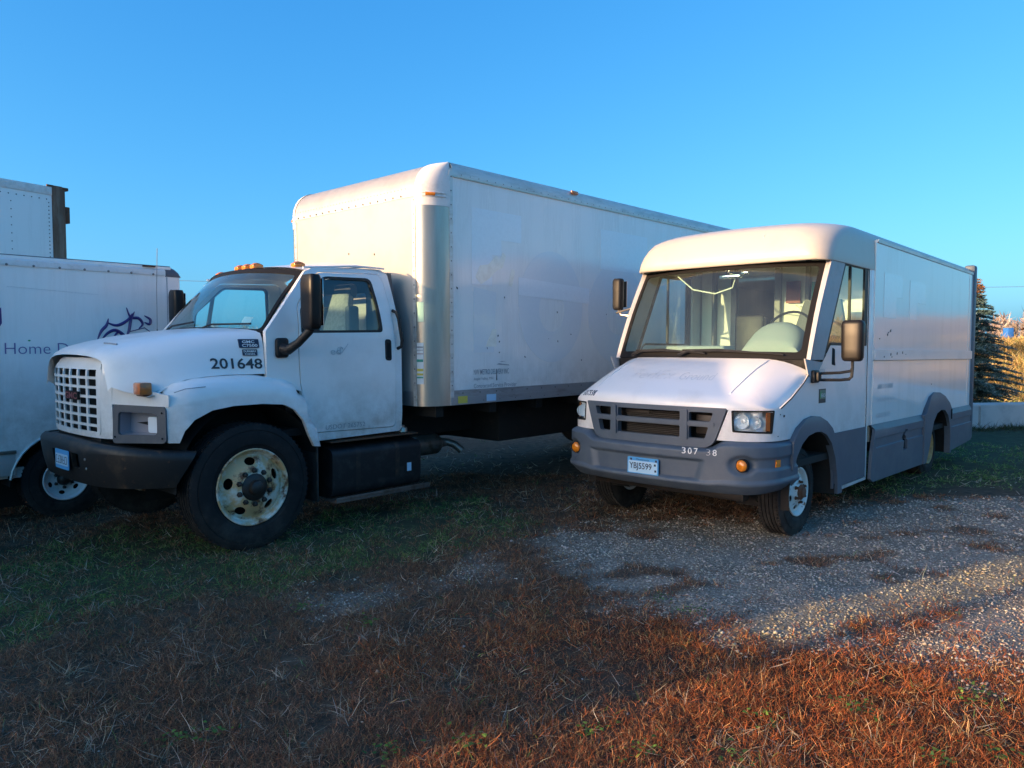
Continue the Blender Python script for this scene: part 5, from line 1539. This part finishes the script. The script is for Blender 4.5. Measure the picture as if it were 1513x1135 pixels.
# side: quarter panel + door
qpan = [(-.305, .862), (-.305, 1.115), (-.50, 1.125)]
seam = [(-.50, 1.126), (-.2, 1.235), (.05, 1.37), (.19, 1.345), (.365, 1.485), (.56, 1.645), (1.535, 1.645), (1.535, .84), (.62, .84), (.62, .60), (-.30, .60)]
farch = lambda r, z0=.37, s0=.13: [(s0 + r * math.cos(a), z0 + r * math.sin(a)) for a in lin(0, math.pi, 17)]
for sg in (1, -1):
    sd = lambda off=0.0, sg=sg: (lambda s_, z, d: (s_, sg * (1.0 + off + d), z))
    body = [(-.305, .85), (-.305, 1.112), (-.50, 1.124), (-.30, 1.195), (-.05, 1.315), (.06, 1.385), (.20, 1.365), (.36, 1.487), (.555, 1.645), (1.545, 1.645), (1.545, .83), (.66, .83)]
    archp = [(.13 + .535 * math.cos(a), .40 + .535 * math.sin(a)) for a in lin(math.asin(.43 / .535), math.pi - math.asin(.45 / .535), 12)]
    b = MB(); b.plate(body + archp, [], sd(), .02); b.build('door_panel', M['van_white'], SV)
    # dark seam line between the hood and the panel
    b = MB(); b.tube([(-.50, sg * 1.003, 1.126), (-.30, sg * 1.003, 1.197), (-.05, sg * 1.003, 1.317), (.06, sg * 1.003, 1.387)], .005, 5); b.build('hood_gap', M['void'], SV)
    # side glass
    wz = fillet([(.365, 1.49), (.56, 1.65), (1.535, 1.65), (1.535, 2.44), (.875, 2.43)], [.01, .03, .02, .02, .02])
    wzi = fillet([(.43, 1.53), (.575, 1.672), (1.44, 1.672), (1.44, 2.405), (.90, 2.40)], .02)
    b = MB(); b.plate(wz, [wzi], sd(.0), .02); wf = b.build('side_window_frame', M['black'], SV)
    b = MB(); b.plate(wz, [], sd(-.010), 0); b.build('side_window_glass', M['glass_side'], wf)
    b = MB(); b.plate(rect(1.03, 1.055, 1.67, 2.42), [], sd(.002), .02); b.build('window_divider', M['black'], wf)
    b = MB(); b.box(1.545, 1.60, sg * .96, sg * 1.006, .32, 2.46); b.box(1.60, 1.72, sg * .96, sg * 1.01, .84, 2.46, .004); b.build('door_post', M['van_white'], SV)
    b = MB(); b.plate(rect(1.545, 1.556, .32, 2.44), [], sd(.008), .004); b.build('door_gap', M['void'], SV)
    # grey lower door and step
    b = MB(); b.plate([(.66, .32), (1.538, .335), (1.538, .835), (.66, .835)], [], sd(.012), .02); b.build('lower_door', M['grey_plastic'], SV)
    b = MB(); b.plate([(.80, .285), (1.56, .30), (1.56, .325), (.80, .318)], [], sd(.016), .03); b.build('step_edge', M['rail'], SV)
    # front wheel arch flare
    ro = [(-.33, .84), (-.20, .945), (-.03, 1.01), (.13, 1.028), (.28, 1.015), (.42, .965), (.54, .895), (.63, .80), (.70, .62), (.78, .40), (.815, .27)]
    ri = [(.70, .27), (.675, .45), (.62, .62), (.52, .76), (.40, .845), (.26, .885), (.13, .888), (-.02, .868), (-.15, .81), (-.25, .72), (-.32, .62), (-.34, .6)]
    b = MB(); b.plate(ro + ri, [], lambda s_, z, d, sg=sg: (s_, sg * (1.045 + d - .02 * smooth((z - .93) / .1)), z), .06); b.build('front_arch_flare', M['grey_plastic'], SV)
    b = MB(); b.grid([[(.17 + .52 * math.cos(a), sg * t_, .37 + .52 * math.sin(a)) for a in lin(-.2, math.pi + .2, 15)] for t_ in (.55, 1.02)]); b.grid([[(s_, sg * .56, z) for z in (.3, .9)] for s_ in (-.4, .7)]); b.build('arch_liner', M['dark'], SV)
    # box side
    side_o = [(1.70, .845), (3.52, .83), (3.62, .92), (3.80, 1.03), (4.05, 1.07), (4.30, 1.055), (4.55, .99), (4.72, .905), (4.80, .84), (5.98, .84), (5.98, 2.72), (1.70, 2.72)]
    b = MB(); b.plate(side_o, [], sd(.018), .02, cu=lin(2, 5.5, 6), cv=[1.5, 2.1]); b.build('side_panel', M['van_panel'], SV)
    b = MB(); b.plate(rect(1.70, 5.98, 1.505, 1.618, .01), [], sd(.034), .02); b.build('rub_rail', M['van_white'], SV)
    b = MB(); b.plate(rect(1.70, 5.98, 1.498, 1.505), [], sd(.022), .01); b.build('rail_shadow_strip', M['ink_soft'], SV)  # grey strip standing in for the shadow line under the rub rail
    b = MB(); b.plate(rect(1.74, 5.96, 2.70, 2.735, .01), [], lambda s_, z, d, sg=sg: (s_, sg * (1.028 + d), z), .05); b.build('drip_rail', M['rail'], SV)
    b = MB(); b.plate(rect(5.76, 5.79, .86, 2.68), [], sd(.021), .004); b.build('panel_edge', M['van_white'], SV)
    b = MB(); b.box(5.97, 6.13, sg * .9, sg * 1.04, .345, 2.845, .03, 2); b.build('rear_corner_guard', M['grey_plastic'], SV)
    # skirts
    dam = [(2.70, .49), (2.86, .50), (2.855, .62), (2.80, .66), (2.83, .695), (2.86, .722), (2.76, .725), (2.735, .68), (2.70, .64), (2.73, .60)]
    sk = [(1.60, .30), (1.68, .262), (3.60, .252), (3.72, .45), (3.80, .62), (3.80, .845), (1.66, .845), (1.72, .80), (1.63, .55)]
    b = MB(); b.plate(sk, [dam], lambda s_, z, d, sg=sg: (s_, sg * (1.05 + d - .03 * smooth((z - .78) / .06) - .014 * smooth((z - .60) / .008) * smooth((.70 - z) / .008) * smooth((s_ - 1.75) / .02)), z), .03, cv=[.60, .608, .692, .70, .78, .81], cu=[1.75, 1.77]); b.build('front_skirt', M['grey_plastic'], SV, ang=25)
    b = MB(); b.plate(rect(2.62, 2.92, .45, .76), [], sd(-.03), .01); b.build('skirt_hole_back', M['void'], SV)
    fo = [(3.50, .835), (3.60, .86), (3.68, .95), (3.82, 1.05), (4.02, 1.095), (4.26, 1.085), (4.48, 1.03), (4.68, .935), (4.80, .85), (4.80, .27)]
    fi = [(4.74, .27), (4.74, .50), (4.70, .66), (4.60, .78), (4.44, .85), (4.26, .865), (4.06, .83), (3.92, .74), (3.83, .60), (3.76, .45), (3.62, .252), (3.50, .252)]
    b = MB(); b.plate(fo + fi, [], lambda s_, z, d, sg=sg: (s_, sg * (1.062 + d - .02 * smooth((z - .98) / .1)), z), .07); b.build('rear_arch_flare', M['grey_plastic'], SV)
    b = MB(); b.grid([[(4.28 + .5 * math.cos(a), sg * t_, .37 + .5 * math.sin(a)) for a in lin(-.2, math.pi + .2, 15)] for t_ in (.4, 1.03)]); b.grid([[(s_, sg * .41, z) for z in (.3, .9)] for s_ in (3.7, 4.85)]); b.build('arch_liner', M['void'], SV)
    b = MB(); b.plate([(4.79, .29), (5.98, .345), (5.98, .845), (4.79, .845)], [], lambda s_, z, d, sg=sg: (s_, sg * (1.05 + d - .03 * smooth((z - .78) / .06) - .014 * smooth((z - .60) / .008) * smooth((.70 - z) / .008)), z), .03, cv=[.60, .608, .692, .70, .78, .81]); b.build('rear_skirt', M['grey_plastic'], SV, ang=25)
    b = MB(); b.box(4.74, 4.78, sg * 1.065, sg * 1.072, .72, .85, .004); b.build('fuel_flap', M['void'], SV)
    # mirror
    ztop, zm, tm, sm = (1.86, 1.505, 1.26, .36) if sg > 0 else (2.37, 2.03, 1.22, .40)
    b = MB(); rows = []
    for f in (0, .03, .10, .3, .6, .9, .97, 1.0):
        z = zm + (ztop - zm) * f; sh = .72 if f in (0, 1.0) else .9 if f in (.03, .97) else 1
        w = (.095 - .008 * (1 - f)) * sh * (1 if sg > 0 else .6); dp = .055 * sh
        rows.append([(sm - dp * abs(math.cos(q)) ** .5 * (1 if math.cos(q) > 0 else -1) * (1.0 if math.cos(q) > 0 else .7), sg * (tm) + w * abs(math.sin(q)) ** .5 * (1 if math.sin(q) > 0 else -1), z) for q in lin(.01, 2 * math.pi * 23 / 24, 24)])
    b.grid(rows, closed=True, capends=True); mh = b.build('mirror_housing', M['mirror_plastic'] if sg > 0 else M['black'], SV, ang=50)
    b = MB(); b.box(sm + .037, sm + .042, sg * tm - .08, sg * tm + .08, zm + .03, ztop - .03); b.build('mirror_glass', M['mirror'], mh)
    if sg > 0:
        b = MB()
        b.tube([(.36, 1.26, 1.515), (.36, 1.262, 1.45), (.35, 1.25, 1.42), (.30, 1.18, 1.405), (.18, 1.02, 1.395)], .013, 8)
        b.tube([(.35, 1.245, 1.35), (.30, 1.18, 1.342), (.18, 1.02, 1.34)], .013, 8); b.tube([(.36, 1.262, 1.45), (.355, 1.258, 1.37), (.34, 1.24, 1.35)], .013, 8)
        b.build('mirror_arm', M['black'], SV)
        b = MB(); b.box(.10, .22, 1.0, 1.035, 1.315, 1.425, .01); b.box(.13, .20, 1.03, 1.06, 1.33, 1.41, .008); b.build('mirror_mount', M['black'], SV)
    else:
        b = MB(); b.tube([(.40, -1.22, 2.04), (.42, -1.20, 1.98), (.43, -1.0, 1.95)], .014, 8); b.tube([(.40, -1.25, 2.0), (.43, -1.0, 2.06)], .010, 8); b.build('mirror_arm', M['aluminium'], SV)
# door handle slot, door decals
b = MB(); b.plate(fillet([(.595, 1.47), (.68, 1.46), (.665, 1.50), (.66, 1.61), (.60, 1.625)], .012), [], lambda s_, z, d: (s_, 1.004 + d, z), .004); b.build('door_handle', M['void'], SV)
b = MB(); b.plate(rect(.30, .46, 1.13, 1.255), [], lambda s_, z, d: (s_, 1.003 + d, z), .002); sk_ = b.build('door_sticker', M['ink'], SV)
b = MB(); b.plate(rect(.31, .45, 1.165, 1.245), [], lambda s_, z, d: (s_, 1.005 + d, z), .001); b.build('sticker_field', pbr('sticker_grey_green', (.16, .22, .15), .5), sk_)
text('REACH', sk_, M['sticker_white'], lambda x, y: (.335 + x, 1.008, 1.18 + y), .105, .035, bold=.01)
b = MB(); b.plate([(.315, 1.175), (.345, 1.172), (.352, 1.235), (.330, 1.228)], [], lambda s_, z, d: (s_, 1.0065 + d, z), .001); b.build('sticker_leaf', M['green_vinyl'], sk_)
text('307338', SV, M['ink_faint'], lambda x, y: (.305 + x, 1.003, 1.385 + y), .12, .05, bold=.0)
VS = lambda s0, z0: (lambda x, y, d=0: (s0 + x, 1.0205, z0 + y))
text('VELOCE LOGISTICS', SV, M['ink_soft'], VS(1.84, 1.215), .48, .045, bold=.0) if False else None
# company name on the side is only partly legible: blurred grey bars as they read in the photograph
for (s0, z0, w_, h_) in ((1.86, 1.205, .50, .05),):
    text('||||| | || ||||||', SV, M['ink_faint'], VS(s0, z0), w_, h_, bold=.02, name='illegible_lettering')
text('Egan, MN', SV, M['ink_soft'], VS(1.84, 1.145), .20, .030) if False else None
text('Contracted Service Provider', SV, M['ink_faint'], VS(1.84, 1.075), .60, .035)
text('USDOT 265752', SV, M['ink_faint'], VS(1.84, .905), .44, .05)
for (p_, m_) in (([(1.98, 1.95), (2.40, 1.95), (2.40, 2.18), (2.62, 2.18), (2.62, 2.42), (1.98, 2.42)], 'ghost'), ([(2.9, 1.96), (3.2, 1.96), (3.2, 2.16), (3.55, 2.16), (3.55, 2.40), (2.9, 2.40)], 'ghost')):
    b = MB(); b.plate(p_, [], lambda s_, z, d: (s_, 1.0205 + d, z), .0015); b.build('old_lettering_mark', M['van_panel'] if False else M[m_], SV)
for i, (s_, z) in enumerate([(1.86, 1.72), (2.12, 1.76), (2.15, 1.79), (2.22, 1.80), (1.98, 1.53), (2.2, 1.55), (2.24, 1.53), (2.42, 1.56), (2.62, 1.57), (2.75, 1.56), (3.9, 1.19), (4.1, 1.5)]):
    w_ = random.uniform(.008, .03); h_ = random.uniform(.01, .04)
    b = MB(); off = .0225 if not 1.5 < z < 1.62 else .036
    b.plate([(s_, z), (s_ + w_, z + h_ * .2), (s_ + w_ * .8, z + h_), (s_ - w_ * .1, z + h_ * .7)], [], lambda u, zz, d: (u, 1.0 + off + d, zz), .002); b.build('scuff', M['ink'], SV)

# roof and visor: stacked plan outlines closing to the crown
def outline(z, inf, ins, r):
    """closed outline of the roof at height z: inset at front, inset at sides, corner radius"""
    sf, W, se = .345 + inf, 1.012 - ins, 6.10 - ins * .6
    pts = []
    for k in range(13):
        a = math.pi / 2 * k / 12
        pts.append((sf + r * 1.25 * (1 - math.cos(math.pi / 2 - a) ** .9 if False else 1 - math.sin(a) ** .9), W - r + r * math.cos(a) ** .9 if a < 1.57 else W - r))
    half = pts                      # from side (t=W) to front (t=W-r)
    bow = lambda t: .03 * (t / W) ** 2
    fr = [(sf + .0, t) for t in lin(W - r, 0, 7)[1:]]
    L_ = [(s_ + bow(t), t) for s_, t in half + fr]
    ring = [(se, W), (4.2, W), (2.2, W)] + L_
    ring += [(s_, -t) for s_, t in ring[-2::-1]]
    return [(s_, t, z + .03 * (1 - (t / max(W, .1)) ** 2) * (1 if z > 2.7 else 0)) for s_, t in ring]
RINGS = [(2.415, .0, .0, .16), (2.43, -.012, -.002, .17), (2.50, -.008, .0, .20), (2.58, .02, .004, .24), (2.65, .07, .006, .28), (2.708, .14, .010, .32), (2.752, .24, .022, .36), (2.79, .37, .05, .38), (2.814, .52, .11, .40), (2.828, .72, .24, .42), (2.834, 1.0, .5, .35)]
rows = [outline(*r_) for r_ in RINGS]
b = MB(); b.grid(rows); b.f([b.v(p) for p in rows[-1]])
under = [(p[0] + .03, p[1] * .97, p[2]) for p in rows[0]]; b.grid([under, rows[0]])
b.build('roof_cap', M['van_cap'], SV, ang=60)
for t_ in (-.42, -.16, .10, .78):
    b = MB(); b.dome((.40 + .10, t_, 2.665), (-.75, 0, .66), .014, .008); b.build('roof_bolt', M['hub_dark'], SV)
b = MB(); b.dome((1.0, .985, 2.60), (0, 1, .1), .018, .01); b.dome((1.15, .93, 2.755), (0, .8, .6), .012, .008); b.build('roof_bolt', M['hub_dark'], SV)
b = MB(); b.tube([(.40, .40, 2.60), (.44, .405, 2.68), (.55, .41, 2.755), (.70, .415, 2.79)], .004, 5); b.build('roof_seam', M['ink_faint'], SV)
# rear wall, floor, inside
b = MB(); b.box(6.06, 6.10, -1.0, 1.0, .40, 2.80); b.build('rear_wall', M['van_white'], SV)
b = MB(); b.box(-.1, 6.0, -.98, .98, .60, .66); b.box(-.6, 6.0, -.55, .55, .40, .60); b.build('floor', M['dark'], SV)
b = MB(); b.plate([(-.97, .66), (.97, .66), (.97, 2.72), (-.97, 2.72)], [rect(-.52, -.02, .70, 2.45, .03)], lambda t, z, d: (1.78 - d, t, z), .04, cu=[0]); prt = b.build('partition', M['wall_inside'], SV)
for (t0, t1) in ((-.56, -.50), (-.04, .02), (.30, .34), (-.80, -.76)):
    b = MB(); b.box(1.71, 1.77, t0, t1, .66, 2.6); b.build('partition_post', M['partition_post'], prt)
b = MB(); b.box(4.8, 4.84, -.97, .97, .66, 2.7); b.build('cargo_bulkhead', M['interior'], SV)
for (t0, t1, z0, z1, m_) in ((.08, .24, 2.12, 2.36, 'paper_red'), (.36, .60, 2.02, 2.34, 'paper_green'), (.06, .26, 1.70, 2.0, 'paper'), (.36, .66, 1.62, 1.95, 'paper'), (.10, .26, 1.35, 1.6, 'paper')):
    b = MB(); b.box(1.735, 1.74, t0, t1, z0, z1); b.build('notice', M[m_], prt)
b = MB(); b.box(1.30, 1.36, -.30, .02, 1.45, 1.98, .03); b.box(.95, 1.36, -.30, .02, 1.30, 1.40, .03); b.build('jump_seat', M['black'], SV)
b = MB(); b.tube([(1.3, .05, 1.95), (1.2, .10, 1.7), (1.15, .12, 1.5), (1.1, .22, 1.46)], .014, 6); b.build('seat_lever', M['chrome'], SV)
# dashboard with instrument hood
b = MB(); b.grid([[(-.06 + .20 * a * a, a * .96, 1.53) for a in lin(-1, 1, 15)], [(.20 + .1 * a * a, a * .95, 1.555) for a in lin(-1, 1, 15)], [(.45, a * .95, 1.54) for a in lin(-1, 1, 15)], [(.48, a * .95, 1.2) for a in lin(-1, 1, 15)]]); b.build('dashboard', M['dash_grey'], SV)
b = MB(); b.box(.15, .40, -.48, .16, 1.52, 1.64, .03, 3); b.build('dash_tray', M['dash_grey'], SV)
b = MB(); rows = []
for k in range(8):
    f = k / 7; w_ = .27 - .02 * f
    rows.append([(.10 + .30 * f, .62 + w_ * math.cos(a) * (1 if abs(math.cos(a)) < .9 else 1), 1.53 + (.13 + .20 * math.sin(f * math.pi * .6)) * max(0, math.sin(a)) ** .55) for a in lin(0, math.pi, 15)])
b.grid(rows); b.f([b.v(p) for p in rows[-1]]); b.f([b.v(p) for p in rows[0]]); b.build('instrument_hood', M['dash_grey'], SV, ang=50)
steering(SV, (.52, .62, 1.80), R(35), .20)
seat(SV, 1.0, .70, 1.35, .75, 'interior', .25)
b = MB(); b.tube([(.50, -.55, 2.36), (.55, -.40, 2.22), (.60, -.18, 2.17), (.58, .02, 2.22), (.5, .10, 2.33)], .007, 5); b.tube([(1.70, .2, 2.1), (1.6, .45, 1.93), (1.5, .62, 1.88)], .006, 5); b.build('loose_cable', M['paper'], SV)
b = MB(); b.box(.45, .52, -.06, .16, 2.30, 2.34, .01); b.lathe((.46, .05, 2.37), [(.04, 0), (.045, .02), (.03, .04), (0, .045)], 14, 's'); b.box(.46, .5, .16, .24, 2.33, 2.37, .01); b.build('dash_camera', M['chrome'], SV)
b = MB(); b.box(-.4, 5.9, -.5, -.42, .42, .58); b.box(-.4, 5.9, .42, .5, .42, .58); b.box(-.06, .06, -.8, .8, .28, .42, .02); b.box(4.2, 4.34, -.8, .8, .26, .46, .03); b.box(-.62, -.5, -.75, .75, .34, .46, .02); b.box(-.45, .5, -.3, .3, .30, .55, .05); b.build('chassis', M['hub_dark'], SV)
wheel(SV, 0.0, .955, .375, .38, .215, .208, M['rim_chipped'], 1, 'small', 6, 6, label='front wheel with a chipped white rim', hubmat=M['rust'])
wheel(SV, 0.0, -.955, .375, .38, .215, .208, M['rim_white'], -1, 'small', 6, 6, hubmat=M['rust'])
for sg in (1, -1): wheel(SV, 4.27, sg * .92, .375, .38, .20, .208, M['rim_rust'], sg, 'deep', 6, 6, dish=.10)

# ------------------------------------------------------------------ the delivery truck behind, on the left
T2 = empty('delivery_truck', (-4.49, 7.50, -.10), 42.8, 0.0)
tag(T2, 'white delivery truck on the far left with purple Home Delivery lettering', 'truck')
def P2(off=0.0): return lambda s_, z, d: (s_, off + d, z)
Z0 = .10
arch2 = [(0.02 + .50 * math.cos(a), .38 + .50 * math.sin(a)) for a in lin(R(8), R(172), 17)]
so = [(1.20, .52), (1.185, 2.20), (1.165, 2.40), (1.12, 2.50), (-4.9, 2.50), (-5.2, 2.3), (-5.2, .60), (-.475, .48)]
b = MB(); b.plate([(1.20, .52 + 0), (1.185, 2.50), (-4.9, 2.50), (-5.2, 2.3), (-5.2, .49), (-.475, .49)] + arch2[::-1] + [(.52, .49), (1.2, .49)], [], P2(), .03, cu=lin(-4, .8, 7)); b.build('side_panel', M['box_white'], T2)
b = MB(); b.tube([(p[0], .006, p[1]) for p in arch2], .012, 6); b.build('arch_edge', M['rail'], T2)
b = MB(); b.grid([[(.02 + .5 * math.cos(a), t_, .38 + .5 * math.sin(a)) for a in lin(0, math.pi, 15)] for t_ in (0, -.5)]); b.grid([[(s_, -.5, z) for z in (.1, .9)] for s_ in (-.6, .6)]); b.build('arch_liner', M['void'], T2)
b = MB(); b.box(-5.2, 1.19, -2.2, -2.17, .5, 2.5); b.box(1.16, 1.19, -2.17, -.03, .5, 2.5); b.box(-5.2, -5.17, -2.17, -.03, .5, 2.3); b.box(-4.9, 1.1, -2.18, -.02, 2.57, 2.60); b.box(-5, 1.1, -2.1, -.1, .45, .55); b.build('body_shell', M['box_white'], T2)
# rolled roof edge with rivets
b = MB(); b.plate(rect(-5.0, 1.03, 2.50, 2.585), [], lambda s_, z, d: (s_, .012 + d - .05 * smooth((z - 2.54) / .045) ** 2, z), .02, cv=[2.54, 2.555, 2.57]); b.build('roof_edge_rail', M['cap_white'], T2)
b = MB(); b.tube([(s_, -.045, 2.60) for s_ in lin(-5, 1.1, 3)], .012, 6); b.build('roof_gutter', M['lamp_bezel'], T2)
b = MB(); rows = []
for s_, k in ((1.03, 1), (1.10, 1), (1.15, .86), (1.185, .6), (1.20, .2)):
    rows.append([(s_, .004 - .10 * (1 - math.cos(a)) * 1.0, 2.49 + .115 * k * math.sin(a) + 0) for a in lin(0, math.pi / 2, 8)] + [(s_, -2.1, 2.49 + .115 * k)])
b.grid(rows); b.build('rear_corner_cap', M['lamp_bezel'], T2)
b = MB()
for k in range(26): b.dome((.90 - k * .225, .014, 2.508), (0, 1, 0), .013)
for k in range(9): b.dome((1.09, .003, .75 + k * .2), (0, 1, 0), .006)
b.build('rivets', M['rivet'], T2, kind='stuff')
b = MB(); b.plate(rect(1.045, 1.051, .6, 2.5), [], P2(.004), .003); b.build('panel_seam', M['ink_soft'], T2)
b = MB(); b.box(.80, .93, -.05, .008, 2.585, 2.60, .003); b.build('roof_marker', M['rust'], T2)
b = MB(); b.box(-5.0, -.42, .0, .022, .70, .735, .006); b.build('rub_rail', M['aluminium'], T2)
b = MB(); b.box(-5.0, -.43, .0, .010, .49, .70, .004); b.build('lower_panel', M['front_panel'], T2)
for (s_, z) in ((-.02, 1.33), (.05, 1.02)):
    b = MB(); b.dome((s_, .002, z), (0, 1, 0), .014); b.build('panel_bolt', M['cap_white'], T2)
T2f = lambda s0, z0: (lambda x, y: (s0 + x, .0035, z0 + y))
text('Home Delivery', T2, M['purple_soft'], T2f(-.485, 1.622), .98, .142, bold=-.010, label='purple Home Delivery lettering')
# old and present marks beside it
b = MB(); b.plate([(-.75, 1.78), (-.60, 1.78), (-.50, 1.95), (-.503, 2.10), (-.62, 2.0)], [], P2(.004), .002); b.build('purple_mark', M['purple'], T2)
b = MB(); b.plate(circ(-.28, 1.787, .012, .008, 8), [], P2(.004), .002); b.build('green_mark', M['green_vinyl'], T2)
# plain parcel with a few motion strokes in place of the drawn emblem
b = MB(); b.plate([(.655, 1.785), (.84, 1.835), (.85, 1.875), (.66, 1.83)], [], P2(.004), .002); b.build('parcel_mark', M['purple'], T2)
b = MB(); b.tube([(.62, .004, 1.88), (.80, .004, 1.93), (.86, .004, 1.885)], .0045, 4)
for pts in ([(.70, 2.10), (.66, 2.0), (.64, 1.90), (.60, 1.80)], [(.48, 1.82), (.54, 1.88), (.60, 1.82), (.66, 1.80)], [(.80, 2.06), (.86, 2.02), (.85, 1.97), (.80, 1.99)], [(.36, 1.78), (.42, 1.86), (.50, 1.90), (.58, 1.86), (.63, 1.80)], [(.42, 1.98), (.52, 1.95), (.62, 2.0), (.68, 2.08)], [(.62, 2.14), (.66, 2.04), (.74, 2.03), (.78, 1.97), (.74, 1.92)], [(.44, 2.02), (.42, 1.95), (.37, 1.89), (.33, 1.80)]):
    m_ = len(pts); cr = []
    for i in range(m_ - 1):
        p0, p1, p2, p3 = [Vector(pts[max(0, min(m_ - 1, j))]) for j in (i - 1, i, i + 1, i + 2)]
        for k in range(5):
            t = k / 5; cr.append(.5 * ((2 * p1) + (p2 - p0) * t + (2 * p0 - 5 * p1 + 4 * p2 - p3) * t * t + (3 * p1 - p0 - 3 * p2 + p3) * t ** 3))
    cr.append(Vector(pts[-1])); n_ = len(cr)
    b.tube([(c.x, .004, c.y) for c in cr], [.004 + .012 * math.sin(math.pi * i / (n_ - 1)) for i in range(n_)], 4)
b.build('motion_strokes', M['purple'], T2)
b = MB(); b.plate([(-.45, 2.30), (.35, 2.26), (.35, 2.262), (-.45, 2.303)], [], P2(.003), .002); b.build('scratch', M['ink_faint'], T2)
wheel(T2, 0.02, -.06, .385, .385, .22, .205, M['rim_white'], 1, 'deep', 6, 6, dish=.06)
wheel(T2, -4.1, -.06, .385, .385, .22, .205, M['rim_white'], 1, 'deep', 6, 6, dish=.06)
wheel(T2, .02, -2.14, .385, .385, .22, .205, M['rim_white'], -1, 'deep', 6, 6, dish=.06)
b = MB(); b.box(-5.1, 1.1, -1.5, -.7, .35, .5); b.box(-.06, .08, -2.0, -.2, .32, .45); b.build('chassis', M['dark'], T2)

# ------------------------------------------------------------------ tall trailer behind it
T3 = empty('box_trailer', (-7.22, 11.95, 0), 30.5, 0.0)
tag(T3, 'tall pale box trailer with a rusty rear corner post at the left edge', 'trailer')
b = MB(); b.plate(rect(-12, -.02, 1.1, 4.10), [], lambda s_, z, d: (s_, 0 + d, z), .03, cu=lin(-11, -1, 6)); b.build('side_panel', M['box_white'], T3)
b = MB(); b.box(-12, -.02, .0, .012, 4.0, 4.13, .004); b.build('top_rail', M['cap_white'], T3)
b = MB(); b.box(-12, -.02, .0, .02, 1.0, 1.12, .004); b.build('lower_rail', M['rail'], T3)
b = MB(); b.box(-.02, .14, -.10, .02, 1.0, 4.16, .008); b.box(.14, .20, -.14, -.02, 1.0, 4.12, .008); b.build('corner_post', M['rust_post'], T3)
b = MB(); b.box(.16, .28, -.20, -.06, 4.12, 4.17, .01); b.box(.20, .27, -.12, -.02, 3.60, 3.86, .01); b.box(-.1, .0, .0, .02, 4.13, 4.16); b.build('hinge', M['rust'], T3)
b = MB(); b.box(-12, .1, -2.5, -2.47, 1.1, 4.1); b.box(-12, .1, -2.47, -.03, 4.08, 4.12); b.box(-12, .1, -2.47, -.03, 1.05, 1.15); b.box(.06, .12, -2.47, -.1, 1.1, 4.1); b.build('body_shell', M['box_white'], T3)
b = MB()
for k in range(60): b.dome((-.10 - k * .11, .003, 3.93), (0, 1, 0), .011)
for k in range(44):
    z = 1.3 + k * .06
    b.dome((-.07, .003, z), (0, 1, 0), .011)
    if k % 2 == 0:
        for s_ in (-.62, -.86, -1.85, -2.09): b.dome((s_, .003, z), (0, 1, 0), .010)
b.build('rivets', M['rivet'], T3, kind='stuff')
b = MB(); b.box(-11, 0, -1.7, -.8, .7, 1.05); b.box(-9.0, -8.9, -.4, -.3, 0, 1.0); b.box(-9.0, -8.9, -2.2, -2.1, 0, 1.0); b.build('chassis', M['dark'], T3)
for s_ in (-1.6, -2.9): wheel(T3, s_, -.05, .5, .5, .26, .29, M['rim_white'], 1, 'deep', 10, 5, dish=.1)

# ------------------------------------------------------------------ unseen truck shape added behind the camera to cast the shade over the lot
T4 = bpy.data.objects.new('shade_truck', None); col.objects.link(T4)
tag(T4, 'unseen tall white truck shape added behind the viewpoint to cast the shade', 'truck')
aL = R(LIGHT_AZ)
dL = Vector((math.sin(aL), math.cos(aL))); nL = Vector((math.cos(aL), -math.sin(aL)))   # nL: to the right of the light
D4 = 10.6
cornerP = Vector((1.36, 3.82)) - dL * D4
T4.location = (cornerP.x, cornerP.y, 0)
T4.rotation_euler = (0, 0, math.atan2(nL.y, nL.x))         # local +X = nL (towards the lit side), +Y = along the light
def bx4(name, mat, x0, x1, y0, y1, z0, z1, bev=0.0, kids=T4):
    b = MB(); b.box(x0, x1, -y0, -y1, z0, z1, bev); return b.build(name, mat, kids)
H4 = 3.60
# profile shaped for the shade it casts: body, cab with a window close to its front edge, screen sloping down
prof4 = [(-13, .30), (-.0, .30), (0, 2.98), (-1.2, 3.02), (-1.80, 3.25), (-2.35, H4), (-13, H4)]
b = MB(); b.plate(prof4, [[(-.50, 1.74), (-.10, 1.74), (-.10, 2.60), (-.50, 2.60)]], lambda u, v, d: (u, .0 - d, v), .03); b.build('near_side', M['white'], T4)
b = MB(); b.plate(prof4, [[(-.52, 2.0), (-.08, 2.0), (-.08, 2.90), (-.52, 2.90)]], lambda u, v, d: (u, 2.3 + d, v), .03); b.build('far_side', M['white'], T4)  # opening set higher so the low sun passes through both sides
bx4('roof', M['rail'], -13, -2.4, -2.27, -.03, H4 - .05, H4 - .01)
bx4('floor', M['dark'], -13, -.2, -2.27, -.03, .6, .8)
tg = glassmat('tinted_cab_glass', (.92, .95, .45))
b = MB(); b.plate([(-.51, 1.73), (-.09, 1.73), (-.09, 2.61), (-.51, 2.61)], [], lambda u, v, d: (u, .01, v), 0); b.build('cab_window', tg, T4)
for x_ in (-1.5, -10.5):
    for y_ in (.0, 2.3):
        b = MB(); b.lathe((x_, y_, .5), [(0, 0), (.5, 0), (.5, .25), (0, .25)], 28, 't', -1 if y_ < 1 else 1); b.build('wheel', M['rubber'], T4)

print('script done')
